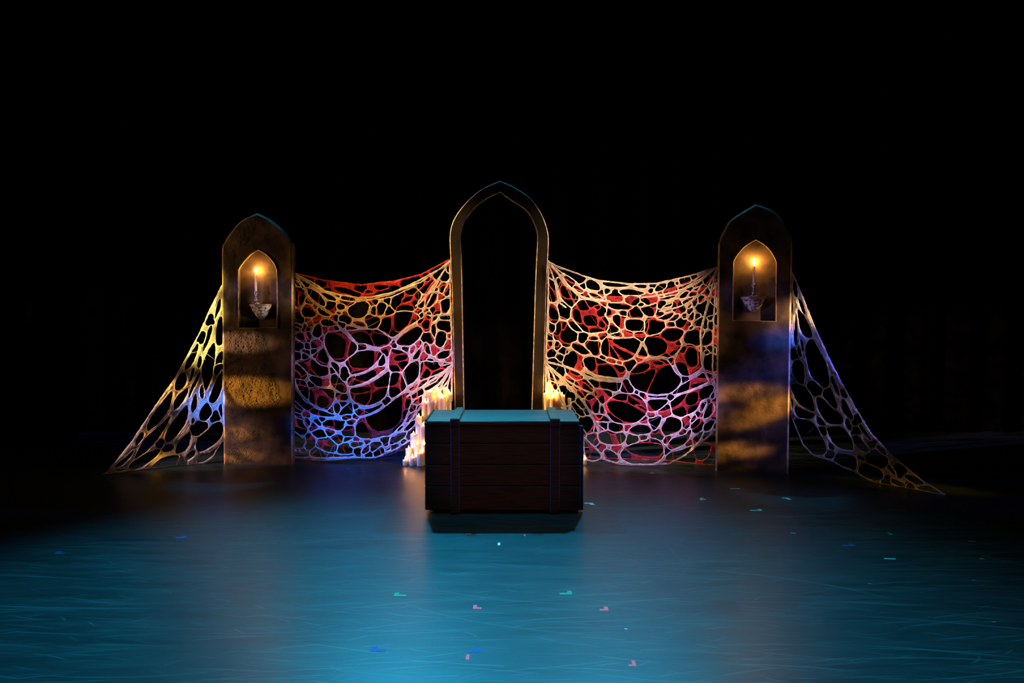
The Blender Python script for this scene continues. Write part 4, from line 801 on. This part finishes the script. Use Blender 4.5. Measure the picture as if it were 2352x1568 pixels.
        for ch in chs:
            i_ = 0
            while i_ < len(ch) - 8:
                n_ = int(r_.integers(12, 60))
                if r_.random() < 0.6 and len(ch[i_:i_ + n_]) > 6: fib.append(Q3[ch[i_:i_ + n_]][::2] - org)
                i_ += n_
    V, F = tubes(fib, 0.0010, 3, vary=True)
    if V: mesh_obj('fibres', V, F, m_cord, root, smooth=True)['kind'] = 'stuff'
    hp = []; allp = np.concatenate(paths)
    for _ in range(hairs // 14):
        s = allp[r_.integers(len(allp))]; d_ = np.linalg.norm(allp - s, axis=1); c_ = np.nonzero((d_ > 0.05) & (d_ < 0.20))[0]
        if len(c_):
            e_ = allp[c_[r_.integers(len(c_))]]; k = np.linspace(0, 1, 8)[:, None]; hp.append(s - org + (e_ - s) * k + np.array([0, 0.0, -0.03]) * (k * (1 - k)) * np.linalg.norm(e_ - s) * 4)
    for _ in range(hairs):
        q = paths[r_.integers(len(paths))]; s = q[r_.integers(len(q))]; ln = r_.uniform(0.006, 0.026); g_ = r_.normal(0, 1, 3) * [1, 0.5, 0.6]; g_ /= np.linalg.norm(g_) + 1e-6
        k = np.linspace(0, 1, 6)[:, None]; hp.append(s - org + g_ * ln * k + np.array([0, 0, -0.9]) * ln * k * k + r_.normal(0, 0.0015, (6, 3)) * k)
    if hairs:
        V, F = tubes(hp, 0.0010, 3, True); mesh_obj('loose_threads', V, F, m_cord, root)['kind'] = 'stuff'
    return root
def lerp(x, x0, x1, a, b): return a + (b - a) * np.clip((x - x0) / (x1 - x0), -0.2, 1.2)
sag = lambda x, y, x0, x1: np.sin(np.pi * np.clip((x - x0) / (x1 - x0), 0, 1))
G = 'torn cobweb nets strung across the set'
net('torn red gauze cobweb behind the white one, between left pillar and arch', G, OUT_ML_RED, NET_ML_RED,
    lambda x, y: lerp(x, 674, 1040, 7.66, 7.76) + 0.10 * sag(x, y, 674, 1040) * np.clip((y - 600) / 300, 0, 1), m_red, m_redcord, 9.0, 0.8, 5.0, 160)
net('torn white gauze cobweb draped between left pillar and arch, blue-lit at the bottom', G, OUT_ML_WHITE, NET_ML_WHITE,
    lambda x, y: lerp(x, 674, 1040, 7.58, 7.70) - 0.14 * sag(x, y, 674, 1040) * np.clip((y - 600) / 300, 0, 1) - 0.12 * np.clip((x - 900) / 100, 0, 1) * np.clip((y - 840) / 60, 0, 1), m_web, m_webcord, 5.5, 0.85, 2.0, 700, strands=[
    (1.5, (675, 627), (700, 660), (715, 690), (760, 722)), (1.0, (675, 627), (720, 650), (790, 690), (850, 688)), (1.0, (675, 627), (700, 645), (745, 668), (770, 680)), (1.2, (1034, 600), (1000, 650), (970, 690), (955, 702)),
    (1.0, (1034, 602), (1020, 620), (990, 680), (972, 715)), (1.2, (1034, 604), (960, 645), (880, 680), (840, 690)), (2.0, (1039, 838), (1000, 868), (960, 895), (935, 910)),
    (1.6, (1039, 838), (1010, 880), (985, 905), (965, 935), (935, 975), (905, 1000)), (1.6, (1039, 838), (1022, 870), (1004, 900)), (1.2, (1039, 838), (1030, 880), (1022, 915))])
net('torn red gauze cobweb behind the white one, between arch and right pillar', G, OUT_MR_RED, NET_MR_RED,
    lambda x, y: lerp(x, 1255, 1645, 7.76, 7.38) + 0.12 * sag(x, y, 1255, 1645) * np.clip((y - 600) / 300, 0, 1), m_red, m_redcord, 9.0, 0.8, 9.0, 160)
net('torn white gauze cobweb draped between arch and right pillar, peach-lit', G, OUT_MR_WHITE, NET_MR_WHITE,
    lambda x, y: lerp(x, 1255, 1645, 7.68, 7.28) - 0.14 * sag(x, y, 1255, 1645) * np.clip((y - 600) / 300, 0, 1) - 0.12 * np.clip((1400 - x) / 100, 0, 1) * np.clip((y - 840) / 60, 0, 1), m_web, m_webcord, 5.5, 0.85, 7.0, 700, strands=[
    (1.6, (1252, 832), (1275, 870), (1320, 985), (1345, 1010)), (2.2, (1252, 832), (1300, 880), (1345, 930), (1375, 990)), (1.8, (1252, 832), (1290, 865), (1330, 890), (1365, 905)), (1.3, (1252, 832), (1265, 880), (1290, 925), (1325, 985)),
    (1.8, (1252, 830), (1310, 845), (1370, 872), (1425, 876)), (1.5, (1335, 1000), (1370, 1030), (1382, 1045)), (2.0, (1259, 600), (1280, 625), (1310, 660), (1340, 683), (1400, 692)), (1.2, (1259, 602), (1275, 650), (1283, 690), (1300, 705)),
    (1.5, (1645, 614), (1600, 650), (1540, 672), (1470, 684)), (2.0, (1645, 625), (1625, 700), (1610, 760), (1611, 800), (1612, 832), (1625, 868), (1644, 885)), (1.2, (1645, 650), (1640, 720), (1638, 790), (1637, 850), (1645, 905)), (1.2, (1645, 620), (1620, 665), (1570, 700), (1515, 715))])
tl = onfloor(240, 1090).y; trr = onfloor(2165, 1136).y
net('white gauze cobweb stretched from left pillar down to the floor, yellow at the top', G, OUT_LW, NET_LW,
    lambda x, y: lerp(x, 240, 512, tl, 7.52) + 0.05 * np.sin((x - 240) / 272 * 3.14), m_web, m_webcord, 8.5, 0.9, 3.0, 70)
net('dim white gauze cobweb stretched from right pillar down to the floor', G, OUT_RW, NET_RW,
    lambda x, y: lerp(x, 1816, 2165, 7.06, trr) + 0.05 * np.sin((x - 1816) / 350 * 3.14), m_web, m_webcord, 8.5, 0.9, 4.0, 60)

# ------------------------------------------------------------------ tape marks
def tape(name, c): return noise_color(material(name, c, 0.6, spec=0.3), tuple(v * 0.8 for v in c), c, 60)
TP = dict(green=tape('green_tape', (0.02, 0.42, 0.22)), pink=tape('pink_tape', (0.97, 0.16, 0.20)), blue=tape('blue_tape', (0.01, 0.09, 0.42)),
          white=tape('white_tape', (0.85, 0.88, 0.86)), mint=tape('mint_tape', (0.25, 0.80, 0.70)))
def mark(x, y, wpx, col, shape, label, rz=0.0):
    c = onfloor(x, y); s = wpx * c.y / FPX; tw = min(0.024, s * 0.45)
    h = s / 2; t = 0.0008
    if shape in 'LJ':
        a = 0.052
        P_ = [(-h, 0), (h, 0), (h, tw), (-h + tw, tw), (-h + tw, a), (-h, a)]
        if shape == 'J': P_ = [(-q[0], q[1]) for q in P_][::-1]
    elif shape == 'V': P_ = [(-h, -tw * .4), (h, 0.01), (h, 0.01 + tw), (-h + tw, tw), (-h + 2.2 * tw, 0.07), (-h + tw, 0.075)]
    elif shape == 'T': P_ = [(-h, 0.02), (h, 0.02), (h + tw * .5, -0.045), (h - tw, -0.04), (h - tw * 1.2, 0.02 - tw), (-h, 0.02 - tw)]
    elif shape == 'S': P_ = [(-h, -h * 3.4), (h, -h * 3.4), (h * 1.05, h * 3.4), (-h, h * 3.4)]
    else: P_ = [(-h, -tw * .5), (h, -tw * .35), (h, tw * .5), (-h, tw * .4)]
    n = len(P_); V = [(q[0], q[1], 0.0002) for q in P_] + [(q[0], q[1], t) for q in P_]
    F = [tuple(reversed(range(n))), tuple(range(n, 2 * n))] + [(i, (i + 1) % n, n + (i + 1) % n, n + i) for i in range(n)]
    o = mesh_obj('tape_mark', V, F, TP[col], loc=(c.x, c.y, 0)); o.rotation_euler = (0, 0, rz); fix_normals(o)
    tag(o, label, 'tape mark', 'tape marks stuck on the stage floor')
for q in [
 (212.6, 1115.5, 11, 'green', 'I', 'thin green tape sliver on the floor before the left cobweb\'s tip', 0.4), (513, 1123, 11, 'green', 'I', 'thin teal-green tape sliver just in front of the left pillar', 0.4),
 (134, 1272, 24, 'blue', 'L', 'blue L tape mark nearest the left edge of the floor'), (411, 1236, 20, 'blue', 'J', 'blue L tape mark on the dim floor in front of the left pillar'),
 (1076, 1226, 14, 'pink', 'I', 'short pink tape strip just in front of the crate, left half'), (1205, 1229, 4, 'pink', 'S', 'tiny pink tape dot just in front of the crate, right half'),
 (1146, 1249, 6, 'white', 'S', 'bright white tape rectangle centred in front of the crate'), (918, 1369, 29, 'green', 'L', 'green L tape mark mid floor, left of centre'),
 (1300, 1365, 29, 'green', 'J', 'green L tape mark mid floor, right of centre'), (1096, 1398, 20, 'pink', 'L', 'pink L tape mark mid floor, near centre'),
 (1388, 1402, 21, 'pink', 'J', 'pink L tape mark mid floor, right of the green one'), (868, 1496, 36, 'blue', 'L', 'large blue L tape mark at the front, left of centre'),
 (1088, 1498, 32, 'blue', 'J', 'blue L tape mark at the front, above the pink square'), (1074, 1509, 8, 'pink', 'S', 'small pink tape square at the very front'),
 (1453, 1529, 18, 'pink', 'J', 'pink L tape mark closest to the bottom edge, right of centre'), (1352, 1156, 20, 'white', 'T', 'white bent tape mark beside the crate\'s lower right corner'),
 (1437.5, 1444, 8, 'white', 'I', 'tiny white tape scrap in front of the right pink L mark', -0.7), (1497, 1086, 10, 'white', 'I', 'thin pale tape sliver under the right white cobweb', 0.1),
 (801, 1077, 8, 'white', 'I', 'thin pale tape sliver under the left white cobweb', 0.1),
 (1689, 1122, 23, 'mint', 'I', 'mint tape strip directly in front of the right pillar', -0.1), (1615, 1148, 17, 'mint', 'V', 'mint bent tape mark left of the right pillar\'s reflection'),
 (1804, 1144, 15, 'mint', 'T', 'mint bent tape mark in front of the right pillar\'s right corner'), (1738, 1173, 28, 'mint', 'J', 'largest mint tape mark, in front of the right pillar'),
 (1822, 1224, 11, 'mint', 'I', 'small mint tape strip right of centre among dark scuffs', -0.1), (1902, 1222, 5, 'green', 'I', 'tiny green tape speck above the right blue L mark'),
 (2048, 1228, 11, 'green', 'J', 'small green tape mark below the right cobweb\'s tip', 0.2), (2232, 1243, 16, 'green', 'I', 'green tape strip nearest the right wing', -0.5),
 (2255, 1283, 11, 'mint', 'I', 'faint teal tape scrap at the far right', 0), (1950, 1254, 30, 'blue', 'J', 'blue L tape mark on the right side of the floor'),
 (2044, 1283, 26, 'mint', 'I', 'long faint teal tape strip right of the blue L mark', -0.15), (1997.6, 1340, 9, 'pink', 'I', 'small red-pink tape scrap on the right floor', -0.2),
 (2237, 1332, 9, 'pink', 'I', 'dim pink tape scrap near the right wing', -0.1), (2283, 1428, 10, 'pink', 'I', 'dim pink tape scrap at the far lower right', 0)]:
    mark(*q)
